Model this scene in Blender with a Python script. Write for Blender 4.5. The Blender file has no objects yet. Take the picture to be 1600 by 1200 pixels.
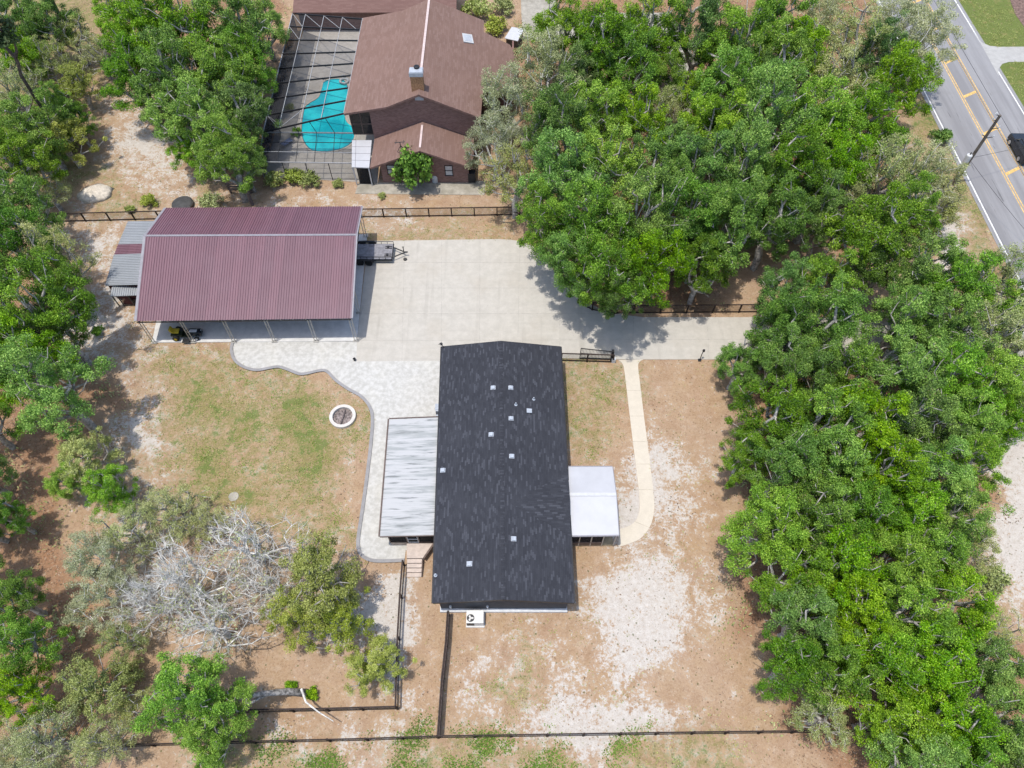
import bpy, math, random
import numpy as np
from mathutils import Vector, Matrix
S = bpy.context.scene
R = math.radians
# ---------------------------------------------------------------- camera, sky, sun, exposure
FPX, PITCH, CAMH = 1110.0, R(57.5), 54.6          # focal length in photo pixels, downward pitch, height over ground
cam_d = bpy.data.cameras.new('camera'); cam = bpy.data.objects.new('camera', cam_d)
S.collection.objects.link(cam); S.camera = cam
cam.location = (0, 0, CAMH); cam.rotation_euler = (math.pi/2 - PITCH, 0, 0)
cam_d.sensor_fit = 'HORIZONTAL'; cam_d.sensor_width = 36.0; cam_d.lens = 36.0*FPX/1600.0
cam_d.clip_start = 0.5; cam_d.clip_end = 6000
SUN_DIR = Vector((-0.172, -0.085, 1.0)).normalized()   # towards the sun
SUN_EL = math.asin(SUN_DIR.z)
W = bpy.data.worlds.new('World'); S.world = W; W.use_nodes = True
wn = W.node_tree.nodes; wl = W.node_tree.links
sky = wn.new('ShaderNodeTexSky'); sky.sky_type = 'NISHITA'; sky.sun_disc = False
sky.sun_elevation = SUN_EL; sky.sun_rotation = math.atan2(SUN_DIR.x, SUN_DIR.y)
sky.altitude = 20; sky.air_density = 1.0; sky.dust_density = 1.6; sky.ozone_density = 1.0
wl.new(sky.outputs[0], wn['Background'].inputs[0]); wn['Background'].inputs[1].default_value = 0.15
sun_d = bpy.data.lights.new('sun', 'SUN'); sun_d.energy = 2.25; sun_d.angle = R(0.53); sun_d.color = (1.0, 0.955, 0.89)
sun = bpy.data.objects.new('sun', sun_d); S.collection.objects.link(sun)
sun.rotation_euler = SUN_DIR.to_track_quat('Z', 'Y').to_euler(); sun.location = SUN_DIR*200
S.view_settings.view_transform = 'Standard'; S.view_settings.look = 'None'
S.view_settings.exposure = 0.7; S.view_settings.gamma = 1.0; S.view_settings.use_curve_mapping = False
S.cycles.max_bounces = 6; S.cycles.transparent_max_bounces = 12

# ---------------------------------------------------------------- measuring helpers (survey of the site)
_s, _c = math.sin(PITCH), math.cos(PITCH)
def G(px, py, z=0.0):
    """point at height z seen at photo position px, py"""
    u = (px-800)/FPX; v = (py-600)/FPX
    dz = -_s - v*_c; dy = _c - v*_s; t = (z-CAMH)/dz
    return Vector((u*t, dy*t, z))
def Pp(x, y, z=0.0):
    Z = y*_c-(z-CAMH)*_s; d = -y*_s-(z-CAMH)*_c
    return 800+FPX*x/Z, 600+FPX*d/Z
def onY(px, py, Y):
    v = (py-600)/FPX; t = Y/(_c-v*_s)
    return Vector(((px-800)/FPX*t, Y, CAMH+(-_s-v*_c)*t))
def onplane(px, py, p0, n):
    d = Vector(((px-800)/FPX, _c-(py-600)/FPX*_s, -_s-(py-600)/FPX*_c)); o = Vector((0, 0, CAMH))
    return o + d*((p0-o).dot(n)/d.dot(n))

# ---------------------------------------------------------------- object helpers
def link(o): S.collection.objects.link(o); return o
def tag(o, label=None, cat=None, group=None, kind=None):
    if label: o['label'] = label
    if cat: o['category'] = cat
    if group: o['group'] = group
    if kind: o['kind'] = kind
    return o
def thing(name, label, cat, loc, group=None, rz=0.0):
    o = link(bpy.data.objects.new(name, None)); o.location = loc; o.rotation_euler.z = rz
    o.empty_display_size = 0.3
    return tag(o, label, cat, group)
def org(o):
    p = Vector((0, 0, 0))
    while o is not None: p += o.location; o = o.parent
    return p
class MB:
    def __init__(s): s.v = []; s.f = []
    def add(s, vs, fs):
        b = len(s.v); s.v += [tuple(v) for v in vs]; s.f += [tuple(i+b for i in f) for f in fs]; return s
    def box(s, c, d, rz=0.0, rx=0.0, ry=0.0):
        m = Matrix.Rotation(rz, 3, 'Z') @ Matrix.Rotation(ry, 3, 'Y') @ Matrix.Rotation(rx, 3, 'X'); c = Vector(c)
        vs = [c + m @ Vector((d[0]/2*x, d[1]/2*y, d[2]/2*z)) for z in (-1, 1) for x, y in ((-1, -1), (1, -1), (1, 1), (-1, 1))]
        return s.add(vs, [(3, 2, 1, 0), (4, 5, 6, 7), (0, 1, 5, 4), (1, 2, 6, 5), (2, 3, 7, 6), (3, 0, 4, 7)])
    def bar(s, a, b, w, h):
        """rectangular bar from a to b; w is its level width, h the other side"""
        a, b = Vector(a), Vector(b); d = (b-a).normalized()
        n = d.cross(Vector((0, 0, 1)))
        n = Vector((1, 0, 0)) if n.length < 1e-4 else n.normalized()
        k = n.cross(d).normalized()
        vs = [p + n*(w/2*x) + k*(h/2*y) for p in (a, b) for x, y in ((-1, -1), (1, -1), (1, 1), (-1, 1))]
        return s.add(vs, [(3, 2, 1, 0), (4, 5, 6, 7), (0, 1, 5, 4), (1, 2, 6, 5), (2, 3, 7, 6), (3, 0, 4, 7)])
    def tube(s, pts, rad, n=8, caps=True):
        pts = [Vector(p) for p in pts]; rad = rad if isinstance(rad, (list, tuple)) else [rad]*len(pts)
        b = len(s.v); prev = None
        for i, p in enumerate(pts):
            d = (pts[min(i+1, len(pts)-1)]-pts[max(i-1, 0)]).normalized()
            if prev is None:
                prev = d.cross(Vector((0, 0, 1)))
                if prev.length < 1e-3: prev = Vector((1, 0, 0))
            prev = (prev - d*prev.dot(d)).normalized(); q = d.cross(prev)
            for k in range(n):
                a = 2*math.pi*k/n; s.v.append(tuple(p + (prev*math.cos(a)+q*math.sin(a))*rad[i]))
        for i in range(len(pts)-1):
            for k in range(n):
                s.f.append((b+i*n+k, b+i*n+(k+1) % n, b+(i+1)*n+(k+1) % n, b+(i+1)*n+k))
        if caps:
            s.f.append(tuple(b+k for k in range(n))[::-1]); s.f.append(tuple(b+(len(pts)-1)*n+k for k in range(n)))
        return s
    def prism(s, pts, z0, z1):
        """vertical prism over a plan polygon"""
        n = len(pts); a = sum(pts[i][0]*pts[(i+1) % n][1]-pts[(i+1) % n][0]*pts[i][1] for i in range(n))
        if a < 0: pts = pts[::-1]
        vs = [(p[0], p[1], z0) for p in pts]+[(p[0], p[1], z1) for p in pts]
        return s.add(vs, [tuple(range(n))[::-1], tuple(range(n, 2*n))]+[(i, (i+1) % n, n+(i+1) % n, n+i) for i in range(n)])
    def slab(s, pts, th):
        """plate over coplanar 3-D points, thickness downwards"""
        pts = [Vector(p) for p in pts]; n = len(pts)
        a = sum(pts[i].x*pts[(i+1) % n].y-pts[(i+1) % n].x*pts[i].y for i in range(n))
        if a < 0: pts = pts[::-1]
        vs = [p-Vector((0, 0, th)) for p in pts]+pts
        return s.add(vs, [tuple(range(n))[::-1], tuple(range(n, 2*n))]+[(i, (i+1) % n, n+(i+1) % n, n+i) for i in range(n)])
    def lathe(s, c, prof, n=24):
        c = Vector(c); b = len(s.v)
        for r, z in prof:
            for k in range(n): a = 2*math.pi*k/n; s.v.append(tuple(c+Vector((r*math.cos(a), r*math.sin(a), z))))
        for i in range(len(prof)-1):
            for k in range(n): s.f.append((b+i*n+k, b+i*n+(k+1) % n, b+(i+1)*n+(k+1) % n, b+(i+1)*n+k))
        s.f.append(tuple(b+k for k in range(n))[::-1]); s.f.append(tuple(b+(len(prof)-1)*n+k for k in range(n)))
        return s
    def build(s, name, mat, parent=None, smooth=False, bevel=0.0):
        o0 = org(parent) if parent else Vector((0, 0, 0))
        me = bpy.data.meshes.new(name); me.from_pydata([(v[0]-o0.x, v[1]-o0.y, v[2]-o0.z) for v in s.v], [], s.f)
        me.materials.append(mat); me.update()
        if smooth: me.shade_smooth()
        o = link(bpy.data.objects.new(name, me)); o.parent = parent
        if bevel:
            m = o.modifiers.new('bevel', 'BEVEL'); m.width = bevel; m.segments = 2; m.limit_method = 'ANGLE'
        return o
def structure(o): o['kind'] = 'structure'; return o
def npmesh(name, V, F, mats, midx=None, col=None, smooth=False):
    """mesh from numpy: V (n,3), F (m,4) quads; optional per-vertex colour"""
    me = bpy.data.meshes.new(name)
    me.vertices.add(len(V)); me.vertices.foreach_set('co', np.asarray(V, dtype=np.float32).ravel())
    k = F.shape[1]
    me.loops.add(F.size); me.loops.foreach_set('vertex_index', F.astype(np.int32).ravel())
    me.polygons.add(len(F)); me.polygons.foreach_set('loop_start', np.arange(0, F.size, k, dtype=np.int32))
    me.polygons.foreach_set('loop_total', np.full(len(F), k, dtype=np.int32))
    for m in mats: me.materials.append(m)
    if midx is not None: me.polygons.foreach_set('material_index', midx.astype(np.int32))
    if smooth: me.polygons.foreach_set('use_smooth', np.ones(len(F), dtype=bool))
    if col is not None:
        a = me.attributes.new('tint', 'FLOAT_COLOR', 'POINT'); a.data.foreach_set('color', np.asarray(col, dtype=np.float32).ravel())
    me.update(calc_edges=True); me.validate()
    return me

# ---------------------------------------------------------------- materials
class NT:
    def __init__(s, name):
        s.m = bpy.data.materials.new(name); s.m.use_nodes = True; s.t = s.m.node_tree
        s.b = s.t.nodes['Principled BSDF']; s.out = s.t.nodes['Material Output']
        s.pos = s.n('ShaderNodeNewGeometry').outputs['Position']
    def n(s, ty, **kw):
        nd = s.t.nodes.new(ty)
        for k, v in kw.items(): setattr(nd, k, v)
        return nd
    def l(s, a, b): s.t.links.new(a, b)
    def setv(s, sock, v):
        if hasattr(v, 'is_output') or isinstance(v, bpy.types.NodeSocket): s.l(v, sock)
        else: sock.default_value = v
    def map(s, vec, scale=(1, 1, 1), rot=(0, 0, 0), loc=(0, 0, 0)):
        nd = s.n('ShaderNodeMapping'); s.l(vec, nd.inputs[0]); nd.inputs['Scale'].default_value = scale
        nd.inputs['Rotation'].default_value = rot; nd.inputs['Location'].default_value = loc; return nd.outputs[0]
    def noise(s, scale, detail=4, rough=0.55, vec=None, dist=0.0):
        nd = s.n('ShaderNodeTexNoise'); s.l(vec if vec is not None else s.pos, nd.inputs['Vector'])
        nd.inputs['Scale'].default_value = scale; nd.inputs['Detail'].default_value = detail
        nd.inputs['Roughness'].default_value = rough; nd.inputs['Distortion'].default_value = dist; return nd.outputs['Fac']
    def math(s, op, a, b=0.0, c=None, clamp=False):
        nd = s.n('ShaderNodeMath', operation=op); nd.use_clamp = clamp
        s.setv(nd.inputs[0], a); s.setv(nd.inputs[1], b)
        if c is not None: s.setv(nd.inputs[2], c)
        return nd.outputs[0]
    def ramp(s, f, lo, hi, a=0.0, b=1.0):
        nd = s.n('ShaderNodeMapRange', interpolation_type='SMOOTHSTEP'); s.l(f, nd.inputs[0])
        for i, v in ((1, lo), (2, hi), (3, a), (4, b)): nd.inputs[i].default_value = v
        return nd.outputs[0]
    def mix(s, f, a, b, mode='MIX'):
        nd = s.n('ShaderNodeMix', data_type='RGBA', blend_type=mode)
        s.setv(nd.inputs[0], f)
        for i, v in ((6, a), (7, b)):
            if isinstance(v, tuple): v = v if len(v) == 4 else v+(1,)
            s.setv(nd.inputs[i], v)
        return nd.outputs[2]
    def attr(s, name):
        nd = s.n('ShaderNodeAttribute'); nd.attribute_name = name; return nd
    def bump(s, h, strength=0.3, dist=0.02):
        nd = s.n('ShaderNodeBump'); s.l(h, nd.inputs['Height']); nd.inputs['Strength'].default_value = strength
        nd.inputs['Distance'].default_value = dist; s.l(nd.outputs[0], s.b.inputs['Normal'])
    def done(s, col=None, rough=0.8, metal=0.0, spec=0.3):
        if col is not None:
            s.setv(s.b.inputs['Base Color'], col if not isinstance(col, tuple) else (col if len(col) == 4 else col+(1,)))
        s.b.inputs['Roughness'].default_value = rough; s.b.inputs['Metallic'].default_value = metal
        s.b.inputs['Specular IOR Level'].default_value = spec
        return s.m
def plain(name, c, rough=0.7, metal=0.0, var=0.18, scale=3.0, spec=0.3, fine=25.0):
    t = NT(name); f = t.noise(scale, 5); g = t.noise(fine, 3)
    f = t.math('ADD', t.math('MULTIPLY', f, 0.65), t.math('MULTIPLY', g, 0.35))
    lo = tuple(x*(1-var*1.6) for x in c); hi = tuple(min(1, x*(1+var*1.6)) for x in c)
    return t.done(t.mix(t.ramp(f, 0.3, 0.7), lo, hi), rough, metal, spec)
def concrete(name, c, stain=(0.30, 0.27, 0.22), amount=0.35, mott=0.25):
    t = NT(name)
    a = t.noise(0.22, 5, 0.6); b = t.noise(1.6, 5, 0.65); d = t.noise(14, 4)
    col = t.mix(t.ramp(b, 0.3, 0.72), tuple(x*(1-mott) for x in c), tuple(min(1, x*(1+mott*.5)) for x in c))
    col = t.mix(t.math('MULTIPLY', t.ramp(a, 0.5, 0.75), amount), col, stain)
    col = t.mix(t.math('MULTIPLY', t.ramp(d, 0.35, 0.75), 0.22), col, tuple(x*0.62 for x in c))
    t.bump(d, 0.15, 0.01)
    return t.done(col, 0.9)
def shingle(name, c1, c2, alongX=False, w=0.55, h=0.145, mortar=None, rot=0.0):
    t = NT(name)
    v = t.map(t.pos, rot=(0, 0, (0 if alongX else math.pi/2)+rot))
    nd = t.n('ShaderNodeTexBrick'); t.l(v, nd.inputs['Vector']); nd.offset = 0.37; nd.offset_frequency = 2
    nd.squash = 0.7; nd.squash_frequency = 3
    nd.inputs['Scale'].default_value = 1.0; nd.inputs['Brick Width'].default_value = w; nd.inputs['Row Height'].default_value = h
    nd.inputs['Mortar Size'].default_value = 0.006; nd.inputs['Bias'].default_value = -0.25; nd.inputs['Mortar Smooth'].default_value = 0.3
    nd.inputs['Color1'].default_value = c1+(1,); nd.inputs['Color2'].default_value = c2+(1,)
    nd.inputs['Mortar'].default_value = tuple(x*0.55 for x in c1)+(1,)
    n1 = t.noise(0.35, 4); n2 = t.noise(18, 3)
    col = t.mix(t.math('MULTIPLY', t.ramp(n1, 0.35, 0.7), 0.25), nd.outputs['Color'], tuple(x*1.25 for x in c1))
    col = t.mix(t.math('MULTIPLY', t.ramp(n2, 0.4, 0.7), 0.35), col, tuple(x*0.7 for x in c1))
    t.bump(nd.outputs['Fac'], -0.25, 0.01)
    return t.done(col, 0.95, spec=0.15)
def screen_mat(name, c, opacity):
    t = NT(name); tr = t.n('ShaderNodeBsdfTransparent'); mx = t.n('ShaderNodeMixShader')
    n = t.noise(4, 3); mx.inputs[0].default_value = opacity
    t.l(t.math('ADD', t.math('MULTIPLY', n, 0.12), opacity-0.06), mx.inputs[0])
    t.done(c, 0.8); t.l(tr.outputs[0], mx.inputs[1]); t.l(t.b.outputs[0], mx.inputs[2]); t.l(mx.outputs[0], t.out.inputs[0])
    return t.m
def leaf_mat(name, dark, mid, light, transl=0.20):
    t = NT(name); a = t.attr('tint'); sp = t.n('ShaderNodeSeparateColor'); t.l(a.outputs['Color'], sp.inputs[0])
    oi = t.n('ShaderNodeObjectInfo')
    f = t.math('ADD', t.math('MULTIPLY', sp.outputs[0], 0.78), t.math('MULTIPLY', oi.outputs['Random'], 0.26))
    col = t.mix(t.ramp(f, 0.05, 0.55), dark, mid); col = t.mix(t.ramp(f, 0.5, 0.98), col, light)
    col = t.mix(t.math('MULTIPLY', t.math('GREATER_THAN', sp.outputs[1], 0.955), 0.85), col, (0.30, 0.23, 0.10))
    hv = t.n('ShaderNodeHueSaturation'); t.l(col, hv.inputs['Color']); r2_ = t.math('FRACT', t.math('MULTIPLY', oi.outputs['Random'], 17.3))
    t.l(t.math('ADD', t.math('MULTIPLY', r2_, 0.026), 0.484), hv.inputs['Hue']); t.l(t.math('ADD', t.math('MULTIPLY', t.math('FRACT', t.math('MULTIPLY', oi.outputs['Random'], 41.7)), 0.24), 0.86), hv.inputs['Saturation']); col = hv.outputs[0]
    tr = t.n('ShaderNodeBsdfTranslucent'); t.l(col, tr.inputs[0]); mx = t.n('ShaderNodeMixShader'); mx.inputs[0].default_value = transl
    t.done(col, 0.55, spec=0.35); t.l(t.b.outputs[0], mx.inputs[1]); t.l(tr.outputs[0], mx.inputs[2]); t.l(mx.outputs[0], t.out.inputs[0])
    return t.m
M = {}
def drive():
    t = NT('driveway concrete, worn'); a = t.noise(0.20, 5, 0.6); b = t.noise(1.3, 5, 0.65); c = t.noise(14, 4); e = t.noise(0.8, 4, vec=t.map(t.pos, (1.6, 0.10, 1))); f = t.noise(0.8, 4, vec=t.map(t.pos, (0.08, 1.5, 1), loc=(0, 4, 0)))
    col = t.mix(t.ramp(b, 0.3, 0.72), (0.425, 0.398, 0.345), (0.49, 0.458, 0.40)); col = t.mix(t.math('MULTIPLY', t.ramp(a, 0.5, 0.75), 0.5), col, (0.40, 0.355, 0.285))
    col = t.mix(t.math('MULTIPLY', t.ramp(e, 0.56, 0.72), 0.35), col, (0.33, 0.305, 0.26)); col = t.mix(t.math('MULTIPLY', t.ramp(f, 0.56, 0.72), 0.3), col, (0.33, 0.31, 0.275))
    col = t.mix(t.math('MULTIPLY', t.ramp(t.noise(2.7, 2), 0.72, 0.80), 0.35), col, (0.24, 0.22, 0.19)); col = t.mix(t.math('MULTIPLY', t.ramp(c, 0.35, 0.75), 0.2), col, (0.29, 0.27, 0.235))
    t.bump(c, 0.15, 0.01); return t.done(col, 0.9)
M['driveway'] = drive(); M['driveway_plain'] = concrete('driveway concrete', (0.470, 0.438, 0.378), (0.37, 0.335, 0.27), 0.5, 0.09)
M['slab'] = concrete('garage concrete', (0.60, 0.585, 0.55), (0.44, 0.43, 0.40), 0.3, 0.12)
M['path'] = concrete('cream concrete', (0.58, 0.52, 0.42), (0.50, 0.44, 0.34), 0.3, 0.06)
M['apron'] = concrete('old concrete', (0.38, 0.35, 0.29), (0.20, 0.18, 0.13), 0.7, 0.25)
M['kerb'] = concrete('grey kerb', (0.29, 0.28, 0.275), (0.24, 0.24, 0.24), 0.3, 0.15)
M['deck'] = concrete('pool deck', (0.43, 0.40, 0.355), (0.26, 0.22, 0.17), 0.5, 0.15)
_a, _b = G(1459, 172), G(1567.5, 387.5); ROAD_ANGLE = math.atan2(_b.y-_a.y, _b.x-_a.x)
def asphalt():
    t = NT('worn asphalt'); v = t.map(t.map(t.pos, rot=(0, 0, -ROAD_ANGLE)), (0.06, 1.0, 1)); a = t.noise(0.9, 4, vec=v); b = t.noise(0.5, 5); c = t.noise(14, 4, .7); w = t.noise(3.5, 3, vec=v)
    col = t.mix(t.ramp(a, 0.35, 0.65), (0.215, 0.21, 0.212), (0.285, 0.28, 0.28)); col = t.mix(t.math('MULTIPLY', t.ramp(b, 0.5, 0.7), 0.35), col, (0.225, 0.215, 0.21))
    col = t.mix(t.math('MULTIPLY', t.ramp(c, 0.4, 0.7), 0.35), col, (0.20, 0.197, 0.20)); col = t.mix(t.math('MULTIPLY', t.ramp(w, 0.66, 0.70), 0.7), col, (0.11, 0.108, 0.11))
    return t.done(col, 0.9)
M['road'] = asphalt()
M['white_line'] = plain('white road paint', (0.68, 0.67, 0.63), 0.8, var=0.2, scale=5)
M['yellow_line'] = plain('yellow road paint', (0.62, 0.40, 0.14), 0.8, var=0.25, scale=4)
def stamped():
    t = NT('stamped concrete'); vo = t.n('ShaderNodeTexVoronoi', feature='DISTANCE_TO_EDGE'); t.l(t.map(t.pos, (1.5, 1.9, 1)), vo.inputs['Vector']); vo.inputs['Scale'].default_value = 1.0
    a = t.noise(2.2, 5, 0.65); b = t.noise(0.3, 4); d = t.noise(9, 4, 0.7)
    col = t.mix(t.ramp(a, 0.35, 0.65), (0.405, 0.392, 0.355), (0.525, 0.512, 0.475))
    col = t.mix(t.math('MULTIPLY', t.ramp(d, 0.45, 0.7), 0.35), col, (0.40, 0.40, 0.36))
    col = t.mix(t.math('MULTIPLY', t.ramp(b, 0.45, 0.75), 0.35), col, (0.58, 0.55, 0.47))
    col = t.mix(t.ramp(vo.outputs['Distance'], 0.0, 0.035, 0.20, 0.0), col, (0.36, 0.35, 0.31))
    t.bump(vo.outputs['Distance'], 0.2, 0.02); return t.done(col, 0.75)
M['patio'] = stamped()
def ribbed(name, c, var=0.10, rough=0.45):
    t = NT(name); a = t.noise(0.5, 4); b = t.noise(6, 4, vec=t.map(t.pos, (4, 0.3, 1)))
    f = t.math('ADD', t.math('MULTIPLY', a, 0.5), t.math('MULTIPLY', b, 0.5))
    return t.done(t.mix(t.ramp(f, 0.3, 0.7), tuple(x*(1-var) for x in c), tuple(x*(1+var) for x in c)), rough, 0.0, 0.4)
def redmetal():
    t = NT('burgundy metal, weathered'); a = t.noise(0.45, 4); b = t.noise(3.0, 4, vec=t.map(t.pos, (3.0, 0.25, 1))); sp = t.n('ShaderNodeSeparateXYZ'); t.l(t.pos, sp.inputs[0])
    lap = t.math('FRACT', t.math('MULTIPLY', t.math('ADD', sp.outputs[0], 40.0), 1.08)); pan = t.n('ShaderNodeTexWhiteNoise', noise_dimensions='1D'); t.l(t.math('FLOOR', t.math('MULTIPLY', t.math('ADD', sp.outputs[0], 40.0), 1.08)), pan.inputs['W'])
    col = t.mix(pan.outputs['Value'], (0.148, 0.074, 0.092), (0.176, 0.086, 0.106)); col = t.mix(t.math('MULTIPLY', t.ramp(a, 0.4, 0.7), 0.4), col, (0.185, 0.105, 0.125))
    col = t.mix(t.math('MULTIPLY', t.ramp(b, 0.52, 0.72), 0.35), col, (0.12, 0.062, 0.08)); col = t.mix(t.math('MULTIPLY', t.math('LESS_THAN', lap, 0.05), 0.5), col, (0.08, 0.04, 0.055))
    col = t.mix(t.math('MULTIPLY', t.ramp(t.noise(5, 3), 0.70, 0.76), 0.5), col, (0.16, 0.12, 0.10)); return t.done(col, 0.44, 0.0, 0.4)
M['red_roof'] = redmetal(); M['red_plain'] = ribbed('burgundy metal', (0.162, 0.074, 0.100), 0.12, 0.42)
M['grey_roof'] = ribbed('grey metal', (0.27, 0.285, 0.30))
M['trim'] = plain('grey trim', (0.26, 0.25, 0.265), 0.5, var=0.08)
M['steel'] = plain('galvanised steel', (0.42, 0.40, 0.36), 0.45, 0.3, var=0.12)
M['dark_steel'] = plain('dark steel', (0.07, 0.068, 0.065), 0.5, 0.2)
M['black_paint'] = plain('black paint', (0.022, 0.022, 0.024), 0.45, var=0.2)
M['black_wood'] = plain('black stained wood', (0.028, 0.018, 0.014), 0.8, var=0.3, scale=6)
M['fence_cap'] = plain('dark brown wood', (0.06, 0.043, 0.036), 0.8, var=0.35, scale=7)
def tabs(name, dark, light, alongX=False):
    """asphalt shingle tabs: one random tone per tab, courses parallel to the ridge"""
    t = NT(name); sp = t.n('ShaderNodeSeparateXYZ'); t.l(t.pos, sp.inputs[0])
    along, across = (sp.outputs[0], sp.outputs[1]) if alongX else (sp.outputs[1], sp.outputs[0])
    row = t.math('FLOOR', t.math('MULTIPLY', across, 7.4)); tab = t.math('FLOOR', t.math('ADD', t.math('MULTIPLY', along, 2.3), t.math('MULTIPLY', row, 0.37)))
    cb = t.n('ShaderNodeCombineXYZ'); t.l(row, cb.inputs[0]); t.l(tab, cb.inputs[1])
    wn_ = t.n('ShaderNodeTexWhiteNoise', noise_dimensions='2D'); t.l(cb.outputs[0], wn_.inputs['Vector'])
    r_ = wn_.outputs['Value']; fr = t.math('FRACT', t.math('MULTIPLY', across, 7.4))
    col = t.mix(t.ramp(r_, 0.0, 0.8), dark, tuple(a*.72+b*.28 for a, b in zip(dark, light)))
    col = t.mix(t.ramp(r_, 0.76, 0.97), col, light)
    col = t.mix(t.math('MULTIPLY', t.math('LESS_THAN', fr, .14), .45), col, tuple(a*.5 for a in dark))
    col = t.mix(t.math('MULTIPLY', t.ramp(t.noise(22, 3), 0.4, 0.7), 0.35), col, tuple(a*.8 for a in dark))
    col = t.mix(t.math('MULTIPLY', t.ramp(t.noise(0.3, 4), 0.45, 0.75), 0.2), col, light)
    return t.done(col, 0.95, spec=0.15)
M['shingle'] = tabs('charcoal shingle', (0.035, 0.0365, 0.0435), (0.068, 0.071, 0.083))
M['shingle_x'] = tabs('charcoal shingle, cross gable', (0.035, 0.0365, 0.0435), (0.068, 0.071, 0.083), True)
M['siding'] = plain('charcoal siding', (0.055, 0.06, 0.07), 0.6, var=0.12)
M['white'] = plain('white paint', (0.50, 0.50, 0.495), 0.5, var=0.05)
M['white_metal'] = plain('white roof metal', (0.455, 0.455, 0.465), 0.5, var=0.04, scale=0.8)
M['offwhite'] = plain('off white', (0.55, 0.56, 0.56), 0.55, var=0.1)
M['plastic'] = plain('pale plastic', (0.62, 0.61, 0.57), 0.5, var=0.06)
M['vent'] = plain('vent metal', (0.38, 0.41, 0.45), 0.4, var=0.1)
def mildew():
    t = NT('mildewed white panel'); v = t.map(t.pos, (0.20, 2.2, 1)); a = t.noise(0.75, 5, 0.6, vec=v); b = t.noise(2.6, 4, 0.6, vec=v); c = t.noise(0.5, 3)
    f = t.math('ADD', t.math('MULTIPLY', a, 0.6), t.math('MULTIPLY', b, 0.4))
    col = t.mix(t.ramp(f, 0.44, 0.56), (0.425, 0.425, 0.42), (0.27, 0.285, 0.28))
    col = t.mix(t.ramp(b, 0.56, 0.66), col, (0.15, 0.16, 0.16)); col = t.mix(t.math('MULTIPLY', c, 0.35), col, (0.42, 0.41, 0.38))
    return t.done(col, 0.6)
M['mildew'] = mildew()
M['brown_trim'] = plain('brown trim', (0.12, 0.085, 0.07), 0.6, var=0.2)
M['beige'] = plain('beige concrete', (0.50, 0.42, 0.36), 0.85, var=0.1)
M['screen'] = screen_mat('black insect screen', (0.012, 0.012, 0.014), 0.80)
M['cage_screen'] = screen_mat('pool cage screen', (0.03, 0.03, 0.034), 0.27)
M['cage_screen_shade'] = screen_mat('cage screen with tree shade', (0.020, 0.021, 0.025), 0.74)  # darker, more opaque screen stands in for tree shade along the cage's left side
M['cage_beam'] = plain('pale aluminium', (0.34, 0.34, 0.34), 0.5, var=0.12)
M['cage_bronze'] = plain('bronze aluminium', (0.03, 0.03, 0.034), 0.5)
M['brown_shingle'] = shingle('brown shingle', (0.195, 0.122, 0.098), (0.250, 0.165, 0.138), False, 0.9, 0.2)
M['brown_shingle_x'] = shingle('brown shingle, back wing', (0.17, 0.10, 0.085), (0.22, 0.137, 0.115), True, 0.9, 0.2)
M['ridge_cap'] = plain('pale ridge cap', (0.55, 0.44, 0.41), 0.8, var=0.1)
def brickwall():
    t = NT('brick'); sp = t.n('ShaderNodeSeparateXYZ'); t.l(t.pos, sp.inputs[0]); cb = t.n('ShaderNodeCombineXYZ')
    t.l(t.math('ADD', sp.outputs[0], sp.outputs[1]), cb.inputs[0]); t.l(sp.outputs[2], cb.inputs[1])
    nd = t.n('ShaderNodeTexBrick'); t.l(cb.outputs[0], nd.inputs['Vector']); nd.inputs['Scale'].default_value = 1
    nd.inputs['Brick Width'].default_value = 0.30; nd.inputs['Row Height'].default_value = 0.11; nd.inputs['Mortar Size'].default_value = 0.010
    nd.inputs['Color1'].default_value = (0.17, 0.085, 0.07, 1); nd.inputs['Color2'].default_value = (0.27, 0.155, 0.13, 1); nd.inputs['Mortar'].default_value = (0.25, 0.21, 0.18, 1)
    return t.done(t.mix(t.math('MULTIPLY', t.noise(1.2, 5), 0.4), nd.outputs['Color'], (0.14, 0.08, 0.075)), 0.9)
M['brick'] = brickwall()
M['orange_brick'] = plain('orange brick', (0.34, 0.19, 0.10), 0.9, var=0.25, scale=9)
M['glass'] = plain('window glass', (0.42, 0.44, 0.46), 0.12, var=0.1, spec=0.6)
def water():
    t = NT('pool water'); a = t.noise(0.35, 3); b = t.noise(3, 3, dist=0.6)
    col = t.mix(t.ramp(a, 0.4, 0.62), (0.006, 0.42, 0.50), (0.020, 0.64, 0.68)); t.bump(b, 0.08, 0.02); return t.done(col, 0.12, spec=0.2)
M['water'] = water()
M['tyre'] = plain('tyre rubber', (0.016, 0.016, 0.016), 0.85)
M['yellow'] = plain('yellow vinyl', (0.46, 0.35, 0.03), 0.5)
M['deck_wood'] = plain('grey deck boards', (0.24, 0.235, 0.25), 0.8, var=0.2)
M['car_paint'] = plain('black car paint', (0.02, 0.022, 0.027), 0.18, 0.2, spec=0.6)
M['car_glass'] = plain('dark glass', (0.02, 0.024, 0.03), 0.06, spec=0.8)
M['chrome'] = plain('alloy', (0.5, 0.5, 0.5), 0.3, 0.8)
M['old_wood'] = plain('weathered wood', (0.15, 0.12, 0.11), 0.9, var=0.35, scale=5)
M['pole_wood'] = plain('pole wood', (0.13, 0.11, 0.09), 0.9, var=0.3)
M['ash'] = plain('ash', (0.20, 0.165, 0.15), 0.95, var=0.5, scale=6)
M['sand'] = plain('sand heap', (0.56, 0.50, 0.41), 0.95, var=0.2)
M['cloth'] = plain('blue grey cloth', (0.17, 0.22, 0.34), 0.8, var=0.4, scale=6)
M['dirt_shed'] = plain('dark red slats', (0.10, 0.03, 0.03), 0.7, var=0.2)
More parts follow.
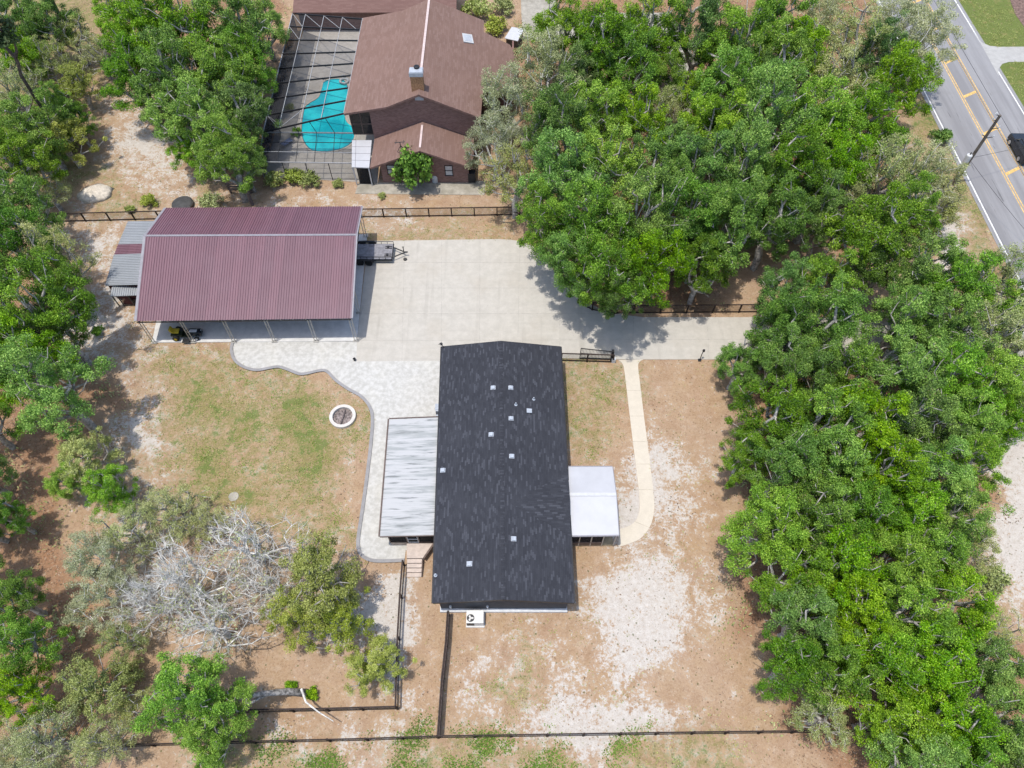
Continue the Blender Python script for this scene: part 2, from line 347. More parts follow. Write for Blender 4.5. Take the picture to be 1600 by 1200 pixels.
M['bark'] = plain('grey bark', (0.36, 0.335, 0.30), 0.95, var=0.4, scale=4)
M['bark_mid'] = plain('lichen bark', (0.25, 0.235, 0.215), 0.95, var=0.5, scale=5)
M['bark_dark'] = plain('brown bark', (0.10, 0.075, 0.06), 0.95, var=0.4, scale=4)
M['bark_pale'] = plain('pale dead wood', (0.64, 0.62, 0.575), 0.95, var=0.3, scale=3)
M['leaf_b'] = leaf_mat('bright oak leaf', (0.040, 0.108, 0.009), (0.165, 0.345, 0.019), (0.42, 0.64, 0.075))
M['leaf_d'] = leaf_mat('dark oak leaf', (0.034, 0.088, 0.011), (0.125, 0.26, 0.025), (0.33, 0.50, 0.085))
M['leaf_o'] = leaf_mat('olive leaf', (0.15, 0.195, 0.05), (0.36, 0.415, 0.13), (0.58, 0.60, 0.27))
M['leaf_g'] = leaf_mat('grey green leaf', (0.19, 0.225, 0.095), (0.40, 0.445, 0.22), (0.58, 0.60, 0.37))
M['leaf_y'] = leaf_mat('yellow green leaf', (0.14, 0.185, 0.03), (0.33, 0.395, 0.065), (0.56, 0.60, 0.17))
M['leaf_w'] = leaf_mat('weed leaf', (0.06, 0.13, 0.012), (0.135, 0.27, 0.022), (0.26, 0.40, 0.06))
M['leaf_dead'] = leaf_mat('dead leaf', (0.10, 0.055, 0.03), (0.25, 0.15, 0.085), (0.48, 0.36, 0.24), 0.15)
M['leaf_p'] = leaf_mat('pine needle', (0.03, 0.055, 0.015), (0.085, 0.13, 0.04), (0.16, 0.20, 0.08))

# ---------------------------------------------------------------- ground: cover map (one letter per 50 photo pixels)
GM = [r.replace(' ', '') for r in """
UUUU DDDD DTTT TTTT DDDD DDDD DDDD DLLL
UUUD DDDD DTTT TTTT DDDD DDDD DDDD DLLL
UUUm DDDD TTTT TTTT DDDD DDDD DDDD DLLL
UUUM MDDD TTTT TTTT DDDD DDDD DDDD mLLL
UUDM SMDD TTTT TTTT DDDD DDDD DDDD mmLL
DUUm MMmD TTTT TTTT DDDD DDDD DDDD MmmL
DDMm mMMM MMMM MTTT TDDD DDDD DTDD MmmL
DMMM MTTT TTTm mmmm DDDD DDDD TTDD DSmm
DDTS TTTT TTTT TTTT TDDD DDDT TDDT TSDD
DDTS TTTT TTTT TTTT TTDD DDTT TDDT SDDS
DDSM MMMT TTTT TTTT TTTT TTTT DDDS SDDS
DDDM mmmm mmTT TTTT Tmmm TTTD DDDD DDDD
DDDD MmGm mGmm TTTT Tmmm TTTD DDDD DDDS
DDDM SmmG mGmm TTTT TmmT MTTD DDDD DDDS
DDTM mmGm mGmT TTTT TTmT SMTD DDDD DDSS
DDMm MmmG mmmT TTTT TTTS SMTD DDDD DDDS
DDTM MmTT mmmT TTTT TTTS MMTD DDDD DDDS
DDTT MMTT mMMT TTTT TTTM MMTD DDDD DDMS
DDDT TMmT TmMM STTT TTMS SMMD DDDD DDMM
DDDT TMmT TMSS STTT MTMS SMMD DDDD DDDM
DDDD TTmT TTMM STMM mMTS MTTT DDDD DDDD
DDDD TTTT TTTT MTMm mMMM TTTT DDDD DDDD
DDDT TTDD MMTM MTMM MSSS SMTT DDDD DDDD
UUTT TTmm WWWM WmWW WWMW mmmT TTDD DDDD
""".strip().split(chr(10))]
WT = {'T': (.06, .20, 0, 0), 'M': (.14, .45, 0, 0), 'S': (.05, .80, 0, 0), 'G': (.80, .28, 0, 0), 'm': (.50, .38, 0, 0),
      'D': (.10, .16, .75, 0), 'U': (.60, .25, .40, 0), 'L': (1, .08, 0, .25), 'W': (.45, .4, 0, .75)}
GA = np.array([[WT[ch] for ch in row] for row in GM])
def cover(x, y):
    """grass, sand, litter, lush weights at ground points (arrays)"""
    Z = y*_c+CAMH*_s; px = 800+FPX*x/Z; py = 600+FPX*(-y*_s+CAMH*_c)/Z
    px = px+14*np.sin(x*.55+2*np.sin(y*.31))+9*np.sin(y*1.1+x*.4); py = py+14*np.sin(y*.5+2*np.sin(x*.37))+9*np.sin(x*1.2-y*.3)
    u = np.clip(px/50-.5, 0, 30.999); v = np.clip(py/50-.5, 0, 22.999)
    i = u.astype(int); j = v.astype(int); fu = (u-i)[:, None]; fv = (v-j)[:, None]
    return (GA[j, i]*(1-fu)+GA[j, i+1]*fu)*(1-fv)+(GA[j+1, i]*(1-fu)+GA[j+1, i+1]*fu)*fv
xs = np.concatenate([[-1500, -600, -250, -140], np.arange(-84, 84.1, 0.6), [140, 250, 600, 1500]])
ys = np.concatenate([[-900, -300, -100, -40], np.arange(-6, 118, 0.6), [150, 250, 600, 1800]])
gx, gy = np.meshgrid(xs, ys); V = np.stack([gx.ravel(), gy.ravel(), np.zeros(gx.size)], 1)
nx, ny = len(xs), len(ys); a = (np.arange(ny-1)[:, None]*nx+np.arange(nx-1)[None, :]).ravel()
F = np.stack([a, a+1, a+nx+1, a+nx], 1)
col = cover(V[:, 0], np.clip(V[:, 1], -20, 400))
def ground_mat():
    t = NT('yard ground'); at = t.attr('tint'); sp = t.n('ShaderNodeSeparateColor'); t.l(at.outputs['Color'], sp.inputs[0])
    g, s, d, lush = sp.outputs[0], sp.outputs[1], sp.outputs[2], at.outputs['Alpha']
    n0 = t.noise(0.16, 5, 0.6); n1 = t.noise(0.75, 6, 0.68, dist=0.3); n2 = t.noise(2.6, 5, 0.7); n3 = t.noise(9, 4, 0.7); n4 = t.noise(28, 3, 0.6)
    st = lambda n, k=2.2: t.math('ADD', t.math('MULTIPLY', n, k), .5-.5*k, clamp=True)
    n25 = t.noise(5.5, 4, 0.7, dist=0.4); m1 = t.noise(0.5, 4, 0.6); m2 = t.noise(1.4, 5, 0.65, vec=t.map(t.pos, loc=(31, 7, 0)))
    base = t.mix(st(n1), (0.255, 0.150, 0.088), (0.43, 0.295, 0.19))
    base = t.mix(t.math('MULTIPLY', st(m1), 0.55), base, (0.40, 0.285, 0.15)); base = t.mix(t.math('MULTIPLY', st(n0, 3), 0.28), base, (0.40, 0.315, 0.245))
    base = t.mix(t.math('MULTIPLY', t.ramp(m2, 0.5, 0.68), 0.6), base, (0.44, 0.33, 0.24))
    base = t.mix(t.math('MULTIPLY', t.ramp(n25, 0.46, 0.66), 0.5), base, (0.235, 0.145, 0.085))
    base = t.mix(t.math('MULTIPLY', t.ramp(n3, 0.54, 0.70), 0.65), base, (0.47, 0.38, 0.28))
    # sand
    sn = t.math('ADD', t.math('MULTIPLY', n1, 0.40), t.math('ADD', t.math('MULTIPLY', n2, 0.28), t.math('MULTIPLY', n25, 0.38)))
    sn = t.math('ADD', t.math('MULTIPLY', sn, 3.0), -1.10)
    sf = t.ramp(t.math('ADD', t.math('MULTIPLY', s, 0.95), sn), 0.84, 1.12)
    sandc = t.mix(st(n2), (0.42, 0.37, 0.315), (0.57, 0.535, 0.485))
    sandc = t.mix(t.math('MULTIPLY', t.ramp(n3, 0.52, 0.70), 0.55), sandc, (0.30, 0.235, 0.165))
    sandc = t.mix(t.math('MULTIPLY', t.ramp(n4, 0.52, 0.72), 0.6), sandc, (0.22, 0.185, 0.135))
    col = t.mix(sf, base, sandc)
    # leaf litter of the woods
    ln = t.math('ADD', t.math('MULTIPLY', n1, 0.5), t.math('MULTIPLY', n2, 0.5))
    lf = t.ramp(t.math('ADD', t.math('MULTIPLY', d, 0.7), t.math('MULTIPLY', st(ln), 0.5)), 0.45, 0.95)
    lit = t.mix(st(n25), (0.12, 0.060, 0.034), (0.36, 0.190, 0.100)); lit = t.mix(t.math('MULTIPLY', t.ramp(n2, 0.53, 0.68), 0.6), lit, (0.46, 0.36, 0.26))
    col = t.mix(lf, col, lit)
    # thin grass: olive haze with bright green patches
    gn = t.math('ADD', t.math('MULTIPLY', m2, 0.5), t.math('ADD', t.math('MULTIPLY', n2, 0.3), t.math('MULTIPLY', n25, 0.35)))
    gn = t.math('ADD', t.math('MULTIPLY', gn, 2.4), -0.88)
    gsum = t.math('ADD', t.math('MULTIPLY', g, 0.85), gn)
    gc = t.mix(st(n3), (0.125, 0.13, 0.04), (0.29, 0.235, 0.095))
    col = t.mix(t.math('MULTIPLY', t.ramp(gsum, 0.72, 1.15), 0.88), col, gc)
    gb = t.mix(st(n25), (0.065, 0.105, 0.022), (0.165, 0.205, 0.055)); gb = t.mix(t.math('MULTIPLY', lush, 0.8), gb, (0.065, 0.14, 0.02))
    col = t.mix(t.math('MULTIPLY', t.ramp(t.math('ADD', t.math('MULTIPLY', g, 0.8), t.math('ADD', t.math('MULTIPLY', n1, 1.7), t.math('MULTIPLY', n25, .7))), 1.70, 1.90), 0.82), col, gb)
    # seedlings, twigs and dead leaves as separate spots
    for sc_, lo_, hi_, keep_, c_, w_ in ((2.6, .13, .24, .50, (0.085, 0.095, 0.03), .75), (4.6, .12, .24, .55, (0.12, 0.085, 0.05), .7), (7.5, .16, .30, .6, (0.50, 0.42, 0.32), .5)):
        vo = t.n('ShaderNodeTexVoronoi'); t.l(t.map(t.pos, loc=(sc_*3, sc_, 0)), vo.inputs['Vector']); vo.inputs['Scale'].default_value = sc_
        vs_ = t.n('ShaderNodeSeparateColor'); t.l(vo.outputs['Color'], vs_.inputs[0])
        dd_ = t.math('ADD', vo.outputs['Distance'], t.math('MULTIPLY', n4, .12))
        spk = t.math('MULTIPLY', t.ramp(dd_, lo_+.06, hi_+.06, 1.0, 0.0), t.math('GREATER_THAN', vs_.outputs[0], keep_))
        spk = t.math('MULTIPLY', spk, t.ramp(m2, 0.40, 0.58))
        col = t.mix(t.math('MULTIPLY', spk, w_), col, c_)
    t.bump(t.math('ADD', n3, t.math('MULTIPLY', n4, 0.6)), 0.5, 0.05)
    return t.done(col, 0.97, spec=0.1)
ground = link(bpy.data.objects.new('ground', npmesh('ground', V, F, [ground_mat()], col=col))); structure(ground)

# ---------------------------------------------------------------- paved surfaces
def gp(pts, z=0.0): return [G(x, y, z) for x, y in pts]
def sheet(name, pts, top, mat, bot=-0.08): return structure(MB().prism([(p.x, p.y) for p in gp(pts)], bot, top).build(name, mat))
def smooth_px(pts, n=5):
    out = []
    for i in range(len(pts)-1):
        p0, p1, p2, p3 = (np.array(pts[max(0, min(len(pts)-1, i+k))], float) for k in (-1, 0, 1, 2))
        for k in range(n):
            t = k/n; out.append(tuple(0.5*((2*p1)+(p2-p0)*t+(2*p0-5*p1+4*p2-p3)*t*t+(3*p1-p0-3*p2+p3)*t**3)))
    out.append(tuple(pts[-1])); return out
edge_n = smooth_px([(780, 374), (815, 378), (845, 394), (866, 425), (885, 449), (908, 468), (940, 483), (975, 492), (1005, 496)])
sheet('driveway', [(557, 565), (558, 533), (575, 377)]+edge_n+[(1190, 496), (1680, 497), (1690, 556), (1200, 562), (1005, 562), (966, 562), (876, 560), (800, 563)], 0.05, M['driveway'])
jt = MB()
for a, b in (((575, 410), (862, 410)), ((570, 450), (884, 450)), ((566, 490), (945, 490)), ((561, 532), (1200, 530)), ((690, 376), (690, 562)), ((750, 376), (749, 540)), ((812, 378), (809, 540)), ((874, 440), (875, 560)), ((632, 376), (628, 563)), ((1105, 497), (1108, 561)), ((990, 496), (988, 561))):
    p, q = G(*a, 0.053), G(*b, 0.053); jt.bar(p, q, 0.028, 0.004)
structure(jt.build('driveway_joints', plain('slab joint', (0.365, 0.342, 0.30), 0.95)))  # control joints, a tone darker than the concrete
sheet('garage_slab', [(238, 536), (558, 533.5), (574, 367), (272, 369)], 0.10, M['slab'])
kerb_px = smooth_px([(364, 534), (362, 548), (367, 563), (381, 574), (401, 579), (420, 576), (436, 574), (452, 579), (468, 585), (481, 584), (499, 580), (511, 581), (525, 595), (545, 609), (563, 619), (576, 633), (582, 652), (580, 690), (573, 750), (566, 800), (560, 842), (561, 860), (569, 871), (588, 877), (632, 876)], 4)
sheet('patio', kerb_px+[(634, 860), (690, 858), (690, 560), (560, 560), (561, 534)], 0.044, M['patio'])
kb = MB(); kp = gp(kerb_px)
for i in range(len(kp)-1):                                   # kerb: short mitred blocks following the curve
    def off(j):
        d = (kp[min(j+1, len(kp)-1)]-kp[max(j-1, 0)]).normalized(); return Vector((d.y, -d.x, 0))*0.14
    a0, a1, b0, b1 = kp[i]-off(i), kp[i]+off(i), kp[i+1]-off(i+1), kp[i+1]+off(i+1)
    vs = [(p.x, p.y, z) for z in (-0.05, 0.13) for p in (a0, a1, b1, b0)]
    kb.add(vs, [(4, 5, 6, 7), (0, 1, 5, 4), (2, 3, 7, 6)])
structure(kb.build('kerb', M['kerb']))
lf_ = smooth_px([(966, 563), (972, 568), (975, 577), (978, 600), (985, 660), (993, 725), (998.5, 772), (999, 797), (993, 814), (981, 823), (967, 827)], 4)
rt_ = smooth_px([(966, 854), (976, 852), (1000, 842), (1016, 822), (1022, 797), (1021, 772), (1015, 720), (1006, 650), (1000, 600), (997, 574), (999, 566), (1005, 562)], 4)
sheet('path', lf_+rt_, 0.053, M['path'])
pj = MB()
for a, b in (((979.5, 610), (1001, 610)), ((984, 650), (1006, 650)), ((989, 690), (1011, 690)), ((993, 725), (1015, 725)), ((998, 765), (1020, 765)), ((992, 815), (1014, 824))): pj.bar(G(*a, 0.056), G(*b, 0.056), 0.03, 0.004)
structure(pj.build('path_joints', plain('path joint', (0.40, 0.35, 0.27), 0.95)))
# road with its markings
rl0, rl1 = G(1459, 172), G(1567.5, 387.5); rr0, rr1 = G(1502.5, 12), G(1595.5, 178)
rd = (rl1-rl0).normalized(); rn = Vector((rd.y, -rd.x, 0)); rn = rn if rn.x > 0 else -rn
off_r = ((rr0-rl0).dot(rn)+(rr1-rl0).dot(rn))/2
def rpt(along, across): return rl0+rd*along+rn*across
def strip(mb, a0, a1, c0, c1, z): mb.prism([tuple(rpt(*q))[:2] for q in ((a0, c0), (a1, c0), (a1, c1), (a0, c1))], z-0.004, z); return mb
structure(strip(MB(), -160, 160, -0.5, off_r+0.5, 0.03).build('road', M['road']))
wm = MB(); strip(wm, -160, 160, -0.08, 0.08, 0.035); strip(wm, -160, 160, off_r-0.08, off_r+0.08, 0.035); structure(wm.build('edge_line', M['white_line']))
yc0 = (G(1505, 155)-rl0).dot(rn); yc1 = (G(1525, 140)-rl0).dot(rn); ym = MB()
for c in (yc0, yc1):
    for e in (-0.14, 0.14): strip(ym, -160, 160, c+e-0.06, c+e+0.06, 0.035)
for k in (-3, -2, -1, 0, 1, 2, 3):
    a0 = (G(1516, 148)-rl0).dot(rd); st = ((G(1578, 268)-rl0).dot(rd)-a0)/2
    A = a0+st*k; ym.prism([tuple(rpt(A-0.25+e, c))[:2] for e, c in ((0.5, yc0+.2), (0.95, yc0+.2), (-0.1, yc1-.2), (-0.55, yc1-.2))], 0.032, 0.036)
structure(ym.build('centre_line', M['yellow_line']))
sheet('side_driveway', [(1522, 50), (1533, 66), (1546, 72), (1562, 73.5), (1640, 73), (1650, 97), (1576, 97), (1566, 100), (1560, 108), (1560, 119)], 0.036, concrete('aged side driveway', (.41, .40, .375), (.33, .31, .27), .5, .14))
sheet('mulch_bed', [(1578, 0), (1586, 22), (1600, 42), (1660, 50), (1660, -30), (1570, -30)], 0.03, plain('mulch', (0.17, 0.11, 0.09), 0.95, var=0.4))
sheet('neighbour_driveway', [(812, -40), (815, 30), (818, 62), (850, 66), (930, 66), (1010, 58), (1040, 90), (1058, 130), (1056, 180), (1040, 250), (1062, 252), (1080, 190), (1086, 120), (1078, 60), (1040, 20), (870, 20), (866, -40)], 0.03, M['apron'])
sheet('side_slab', [(752, 150), (800, 205), (838, 262), (845, 250), (800, 180), (760, 140)], 0.028, M['apron'])
sheet('garden_slab', [(555, 303), (757, 305), (759, 283), (700, 284), (560, 286)], 0.05, M['apron'])

# ---------------------------------------------------------------- the charcoal house
hz, hr = 3.0, 3.85
h_bl, h_br, h_fr, h_fl = G(690, 541.5, hz), G(876, 541.5, hz), G(897, 941, hz), G(676, 943, hz)
yb, yf = (h_bl.y+h_br.y)/2, (h_fl.y+h_fr.y)/2
for p in (h_bl, h_br): p.y = yb
for p in (h_fl, h_fr): p.y = yf
rb_ = Vector(((h_bl.x+h_br.x)/2, yb, hr)); rf_ = Vector(((h_fl.x+h_fr.x)/2, yf, hr))
H = thing('house', 'long low house with charcoal shingle roof and dark grey siding', 'house', (rf_.x, (yb+yf)/2, 0))
wi = 0.36
def wx(y, side):
    t = (y-yf)/(yb-yf); return (h_fl.x+(h_bl.x-h_fl.x)*t+wi) if side < 0 else (h_fr.x+(h_br.x-h_fr.x)*t-wi)
wy0, wy1 = yf+0.34, yb-0.34; zt = hz-0.10
w = MB(); q = [(wx(wy0, -1), wy0), (wx(wy0, 1), wy0), (wx(wy1, 1), wy1), (wx(wy1, -1), wy1)]
cx0, cx1 = (q[0][0]+q[1][0])/2, (q[2][0]+q[3][0])/2; zg = zt+0.78
w.add([(x, y, 0.28) for x, y in q]+[(x, y, zt) for x, y in q]+[(cx0, wy0, zg), (cx1, wy1, zg)],
      [(0, 1, 5, 8, 4), (1, 2, 6, 5), (2, 3, 7, 9, 6), (3, 0, 4, 7)])
wall = w.build('wall', M['siding'], H)
sd = MB()
for k in range(14):
    z = 0.36+k*0.18; sd.box((cx0, wy0-0.008, z), (q[1][0]-q[0][0]-0.02, 0.016, 0.13))
sd.build('siding_board', M['siding'], wall)
MB().prism([(q[0][0]-.06, wy0-.26), (q[1][0]+.06, wy0-.26), (q[2][0]+.06, wy1+.10), (q[3][0]-.06, wy1+.10)], -0.05, 0.28).build('foundation', M['offwhite'], H)
roof = MB().add([h_fl, rf_, rb_, h_bl, h_fr, h_br]+[p-Vector((0, 0, .16)) for p in (h_fl, rf_, rb_, h_bl, h_fr, h_br)],
    [(0, 1, 2, 3), (1, 4, 5, 2), (9, 8, 7, 6), (8, 11, 10, 7), (0, 6, 7, 1), (1, 7, 10, 4), (3, 2, 8, 9), (2, 5, 11, 8), (0, 3, 9, 6), (4, 10, 11, 5)]).build('roof', M['shingle'], H)
def roofz(x, y):
    t = (y-yf)/(yb-yf); c = rf_.x+(rb_.x-rf_.x)*t; e = (h_fr.x if x > c else h_fl.x); e = e+((h_br.x if x > c else h_bl.x)-e)*t
    return hr-(hr-hz)*abs((x-c)/(e-c))
def on_roof(px, py):
    z = 3.4
    for _ in range(6): p = G(px, py, z); z = roofz(p.x, p.y)
    return Vector((p.x, p.y, z))
for a, b in ((h_fl, rf_), (rf_, h_fr), (h_bl, rb_), (rb_, h_br)):
    o_ = Vector((0, -0.016 if a.y < 20 else 0.016, -0.105)); MB().bar(a+o_, b+o_, 0.03, 0.19).build('bargeboard', M['black_paint'], H)
for (a, b, sx) in ((h_fl, h_bl, -1), (h_fr, h_br, 1)):
    o_ = Vector((sx*0.05, 0, -0.08)); MB().bar(a+o_, b+o_, 0.10, 0.12).build('gutter', M['black_paint'], H)
rc = MB()
for k in range(74):
    t = (k+.5)/74; p = rf_.lerp(rb_, t); d = (yb-yf)/74
    for sx in (-1, 1): rc.box((p.x+sx*0.075, p.y, p.z+0.012-0.01), (0.16, d*0.92, 0.02), ry=sx*0.16, rx=0.04)
rc.build('ridge_cap', M['shingle_x'], roof)
# low cross gable over the right-hand porch
pe0, pe1 = on_roof(887, 735), on_roof(891.5, 838); pa = on_roof(800, 788); pm = Vector(((pe0.x+pe1.x)/2+0.02, (pe0.y+pe1.y)/2, hz+0.62))
pe0.x += .01; pe1.x += .01
up = Vector((0, 0, .02))
MB().add([pe0+up, pm+up, pa+up, pe1+up, pe0-up, pm-up*8, pa-up*2, pe1-up], [(0, 1, 2), (1, 3, 2), (0, 4, 5, 1), (1, 5, 7, 3)]).build('cross_gable', M['shingle_x'], roof)
for i, (px, py) in enumerate(((770, 606), (798.5, 606), (799, 654), (767, 679), (800, 713), (691.5, 735), (871, 764), (803, 842), (733, 881))):
    p = on_roof(px, py); e = 1 if p.x > rf_.x else -1
    v = MB().box((p.x, p.y, p.z+0.10), (0.30, 0.32, 0.05), ry=e*0.16).box((p.x, p.y, p.z+0.05), (0.20, 0.22, 0.14)).box((p.x-e*0.02, p.y, p.z+0.015), (0.42, 0.38, 0.012), ry=e*0.16)
    v.build('roof_vent', M['vent'], roof, bevel=0.01)
p = on_roof(827, 643); MB().box((p.x, p.y, p.z+0.13), (0.44, 0.40, 0.06), ry=0.16).box((p.x, p.y, p.z+0.05), (0.30, 0.28, 0.2)).build('roof_vent', M['vent'], roof, bevel=0.01)
p = on_roof(872, 786); MB().box((p.x, p.y, p.z+0.10), (0.36, 0.36, 0.06), ry=0.16).lathe((p.x+.05, p.y-.05, p.z), [(0.1, 0), (0.1, 0.28), (0.13, 0.3), (0.0, 0.36)], 10).build('flue', M['vent'], roof)
for px, py in ((834, 624), (806, 632.5), (680.5, 899)):
    p = on_roof(px, py); MB().lathe((p.x, p.y, p.z-.02), [(0.14, 0), (0.13, 0.04), (0.06, 0.10), (0.05, 0.32), (0.045, 0.32)], 12).build('vent_pipe', M['vent'], roof)
p = h_bl+Vector((0.1, 0.1, 0)); MB().box(p+Vector((-.12, .12, .05)), (0.2, 0.12, 0.14), rz=.7).box(p+Vector((-.25, .22, .02)), (0.34, 0.05, 0.05), rz=.8).bar(p+Vector((-.2, .2, .04)), p+Vector((.1, -.2, .08)), .05, .05).box(p+Vector((.1, -.2, .08)), (0.12, 0.12, 0.12)).build('flood_light', M['black_paint'], H)
p = G(684, 637, 2.2); MB().box((p.x, p.y, 1.8), (0.34, 0.75, 0.9)).box((p.x-.02, p.y+.05, 2.27), (0.40, 0.6, 0.05)).build('meter_box', M['vent'], H, bevel=.01)
p = G(684, 650, 2.2); MB().box((p.x, p.y, 2.2), (0.30, 0.16, 0.2)).build('downpipe_head', M['vent'], H)
for px in (703.5, 761.5):
    p = G(px, 951, 1.1); MB().tube([(p.x, wy0-0.06, 0.3), (p.x, wy0-0.06, 1.1)], 0.05, 8).lathe((p.x, wy0-0.10, 1.05), [(0.09, 0), (0.1, 0.14), (0.04, 0.2)], 10).build('water_pipe', M['offwhite'], H)

# ---------------------------------------------------------------- left screened porch
zo, zi_ = 2.48, 2.72
a0, a1, a2, a3 = G(608, 655, zo), G(686, 652, zi_), G(680.5, 836, zi_), G(593.5, 838, zo)
LP = thing('screened_porch', 'flat screened porch with mildew streaked white panel roof left of charcoal house', 'porch', ((a0.x+a2.x)/2, (a0.y+a2.y)/2, 0))
a1.x = wx(a1.y, -1)-0.42; a2.x = wx(a2.y, -1)-0.42
rp = MB().slab([a0, a1, a2, a3], 0.10).build('roof', M['mildew'], LP)
e = MB()
e.bar(a0+Vector((-.06, 0, .0)), a3+Vector((-.06, 0, .0)), .11, .13); e.bar(a0+Vector((0, .05, 0)), a1+Vector((0, .05, 0)), .08, .12); e.bar(a3+Vector((0, -.03, -.05)), a2+Vector((0, -.03, -.05)), .06, .12)
e.build('gutter', M['brown_trim'], rp)
gl = MB()
for k in range(1, 5):
    t = k/5; gl.bar(a0.lerp(a3, t)+Vector((.1, 0, .008)), a1.lerp(a2, t)+Vector((0, 0, .008)), .03, .012)
gl.build('panel_seam', M['white'], rp)
px0, px1, py0, py1 = a3.x+0.55, a2.x, a3.y+0.2, a0.y-0.35
MB().box(((px0+px1)/2, (py0+py1)/2, 0.3), (px1-px0, py1-py0, 0.6)).build('floor', M['beige'], LP)
def post(par, x, y, z0, z1, s=0.09, m=None): return MB().box((x, y, (z0+z1)/2), (s, s, z1-z0)).build('post', m or M['brown_trim'], par)
dxs = [px0, G(637, 852, .6).x, G(655.5, 852, .6).x, px1-.05]
for x in dxs: post(LP, x, py0, 0.6, zo-.1)
for k in range(1, 5): post(LP, px0, py0+(py1-py0)*k/4, 0.6, zo-.1)
MB().bar((px0, py0, 0.68), (dxs[1]-.05, py0, 0.68), .08, .12).bar((dxs[2]+.05, py0, 0.68), (px1, py0, 0.68), .08, .12).bar((px0, py0, 2.32), (px1, py0, 2.32), .08, .12).bar((px0, py0+.05, .68), (px0, py1, .68), .08, .12).build('rail', M['brown_trim'], LP)
MB().box(((dxs[0]+dxs[1])/2, py0+.02, 1.5), (dxs[1]-dxs[0]-.1, .012, 1.55)).box(((dxs[2]+dxs[3])/2, py0+.02, 1.5), (dxs[3]-dxs[2]-.1, .012, 1.55)).box((px0+.02, (py0+py1)/2, 1.5), (.012, py1-py0-.1, 1.6)).build('screen', M['screen'], LP)
dr = MB().bar((dxs[1]+.07, py0-.02, .65), (dxs[1]+.07, py0-.02, 2.25), .06, .05).bar((dxs[2]-.07, py0-.02, .65), (dxs[2]-.07, py0-.02, 2.25), .06, .05)
for z in (.7, 1.35, 2.2): dr.bar((dxs[1]+.1, py0-.02, z), (dxs[2]-.1, py0-.02, z), .05, .07)
door = dr.build('door', M['offwhite'], LP)
MB().box(((dxs[1]+dxs[2])/2, py0+.015, 1.45), (dxs[2]-dxs[1]-.2, .01, 1.5)).build('door_screen', M['screen'], door)
# steps down from it
zl = 0.6
l = [G(x, y, zl) for x, y in ((635, 855), (677, 855), (661, 872), (635.5, 872))]
ST = thing('porch_steps', 'beige concrete landing with four steps below the left screened porch', 'steps', (l[3].x+.5, l[3].y, 0))
for p in (l[0], l[1]): p.y = py0-.07
MB().prism([(p.x, p.y) for p in l], 0, zl).build('landing', M['beige'], ST)
MB().bar(l[1]+Vector((.05, -.06, .02)), l[2]+Vector((.08, -.04, .02)), .14, .3).build('landing_edge', M['brown_trim'], ST)
x0, x1 = l[3].x+.03, l[2].x-.1; ytop = l[3].y
for k in range(4):
    y_ = ytop-0.02-0.33*k; MB().box(((x0+x1)/2, y_-.165, zl-.12*(k+1)-.06), (x1-x0, .31, .12)).box(((x0+x1)/2, y_-.165, (zl-.12*(k+1)-.12)/2-.03), (x1-x0-.06, .29, max(.02, zl-.12*(k+1)-.10))).build('tread', M['beige'], ST, bevel=.01)
MB().box((x1+.05, ytop-.66, .2), (.06, 1.3, .45), rx=0.33).build('stringer', M['brown_trim'], ST)
# ---------------------------------------------------------------- right porch with white gable roof
ez, rz_ = 2.72, 3.25
b0, b1, b2, b3 = G(886.5, 729.5, ez), G(957, 729.5, ez), G(967, 835.5, ez), G(893.5, 836.5, ez)
RP = thing('gabled_porch', 'small porch with plain white gable roof on right side of charcoal house', 'porch', ((b0.x+b2.x)/2, (b0.y+b2.y)/2, 0))
ymid = G(926, 772.5, rz_).y
for p in (b0, b3): p.x = wx(p.y, 1)+0.40
rL, rR = Vector((b0.x, ymid, rz_)), Vector((b1.x+.03, ymid, rz_))
MB().slab([b0, b1, rR, rL], .08).slab([rL+Vector((0, -.001, 0)), rR+Vector((0, -.001, 0)), b2, b3], .08).build('roof', M['white_metal'], RP)
MB().bar(rL+Vector((0, 0, .02)), rR+Vector((0, 0, .02)), .28, .03).build('ridge_cap', M['white'], RP)
MB().bar(b1+Vector((.03, 0, -.07)), rR+Vector((.03, 0, -.07)), .04, .14).bar(b2+Vector((.03, 0, -.07)), rR+Vector((.03, 0, -.07)), .04, .14).bar(b3+Vector((0, -.05, -.06)), b2+Vector((0, -.05, -.06)), .10, .11).bar(b0+Vector((0, .05, -.06)), b1+Vector((0, .05, -.06)), .09, .11).build('fascia', M['trim'], RP)
fy0, fy1, fx0, fx1 = b3.y+.12, b0.y-.25, b3.x, b2.x-.15
MB().box(((fx0+fx1)/2, (fy0+fy1)/2, .1), (fx1-fx0, fy1-fy0, .2)).build('floor', plain('tan porch floor', (.34, .27, .17), .8), RP)
for x in (fx0+.05, fx0+(fx1-fx0)*.22, fx0+(fx1-fx0)*.48, fx0+(fx1-fx0)*.74, fx1): post(RP, x, fy0, .2, ez-.1, .085, M['steel'])
for k in (1, 2): post(RP, fx1, fy0+(fy1-fy0)*k/2, .2, ez-.1, .085, M['steel'])
xs_ = fx0+(fx1-fx0)*.74
MB().box(((fx0+xs_)/2, fy0+.015, 1.75), (xs_-fx0-.05, .012, 1.5)).build('screen', M['screen'], RP)
MB().box(((fx0+xs_)/2, fy0, .55), (xs_-fx0-.1, .06, .62)).bar((fx0, fy0-.02, .92), (xs_, fy0-.02, .92), .10, .06).build('knee_wall', M['brown_trim'], RP)
MB().box((xs_-.02, fy0+.55, 1.2), (.04, 1.0, 1.95)).build('door', M['brown_trim'], RP)
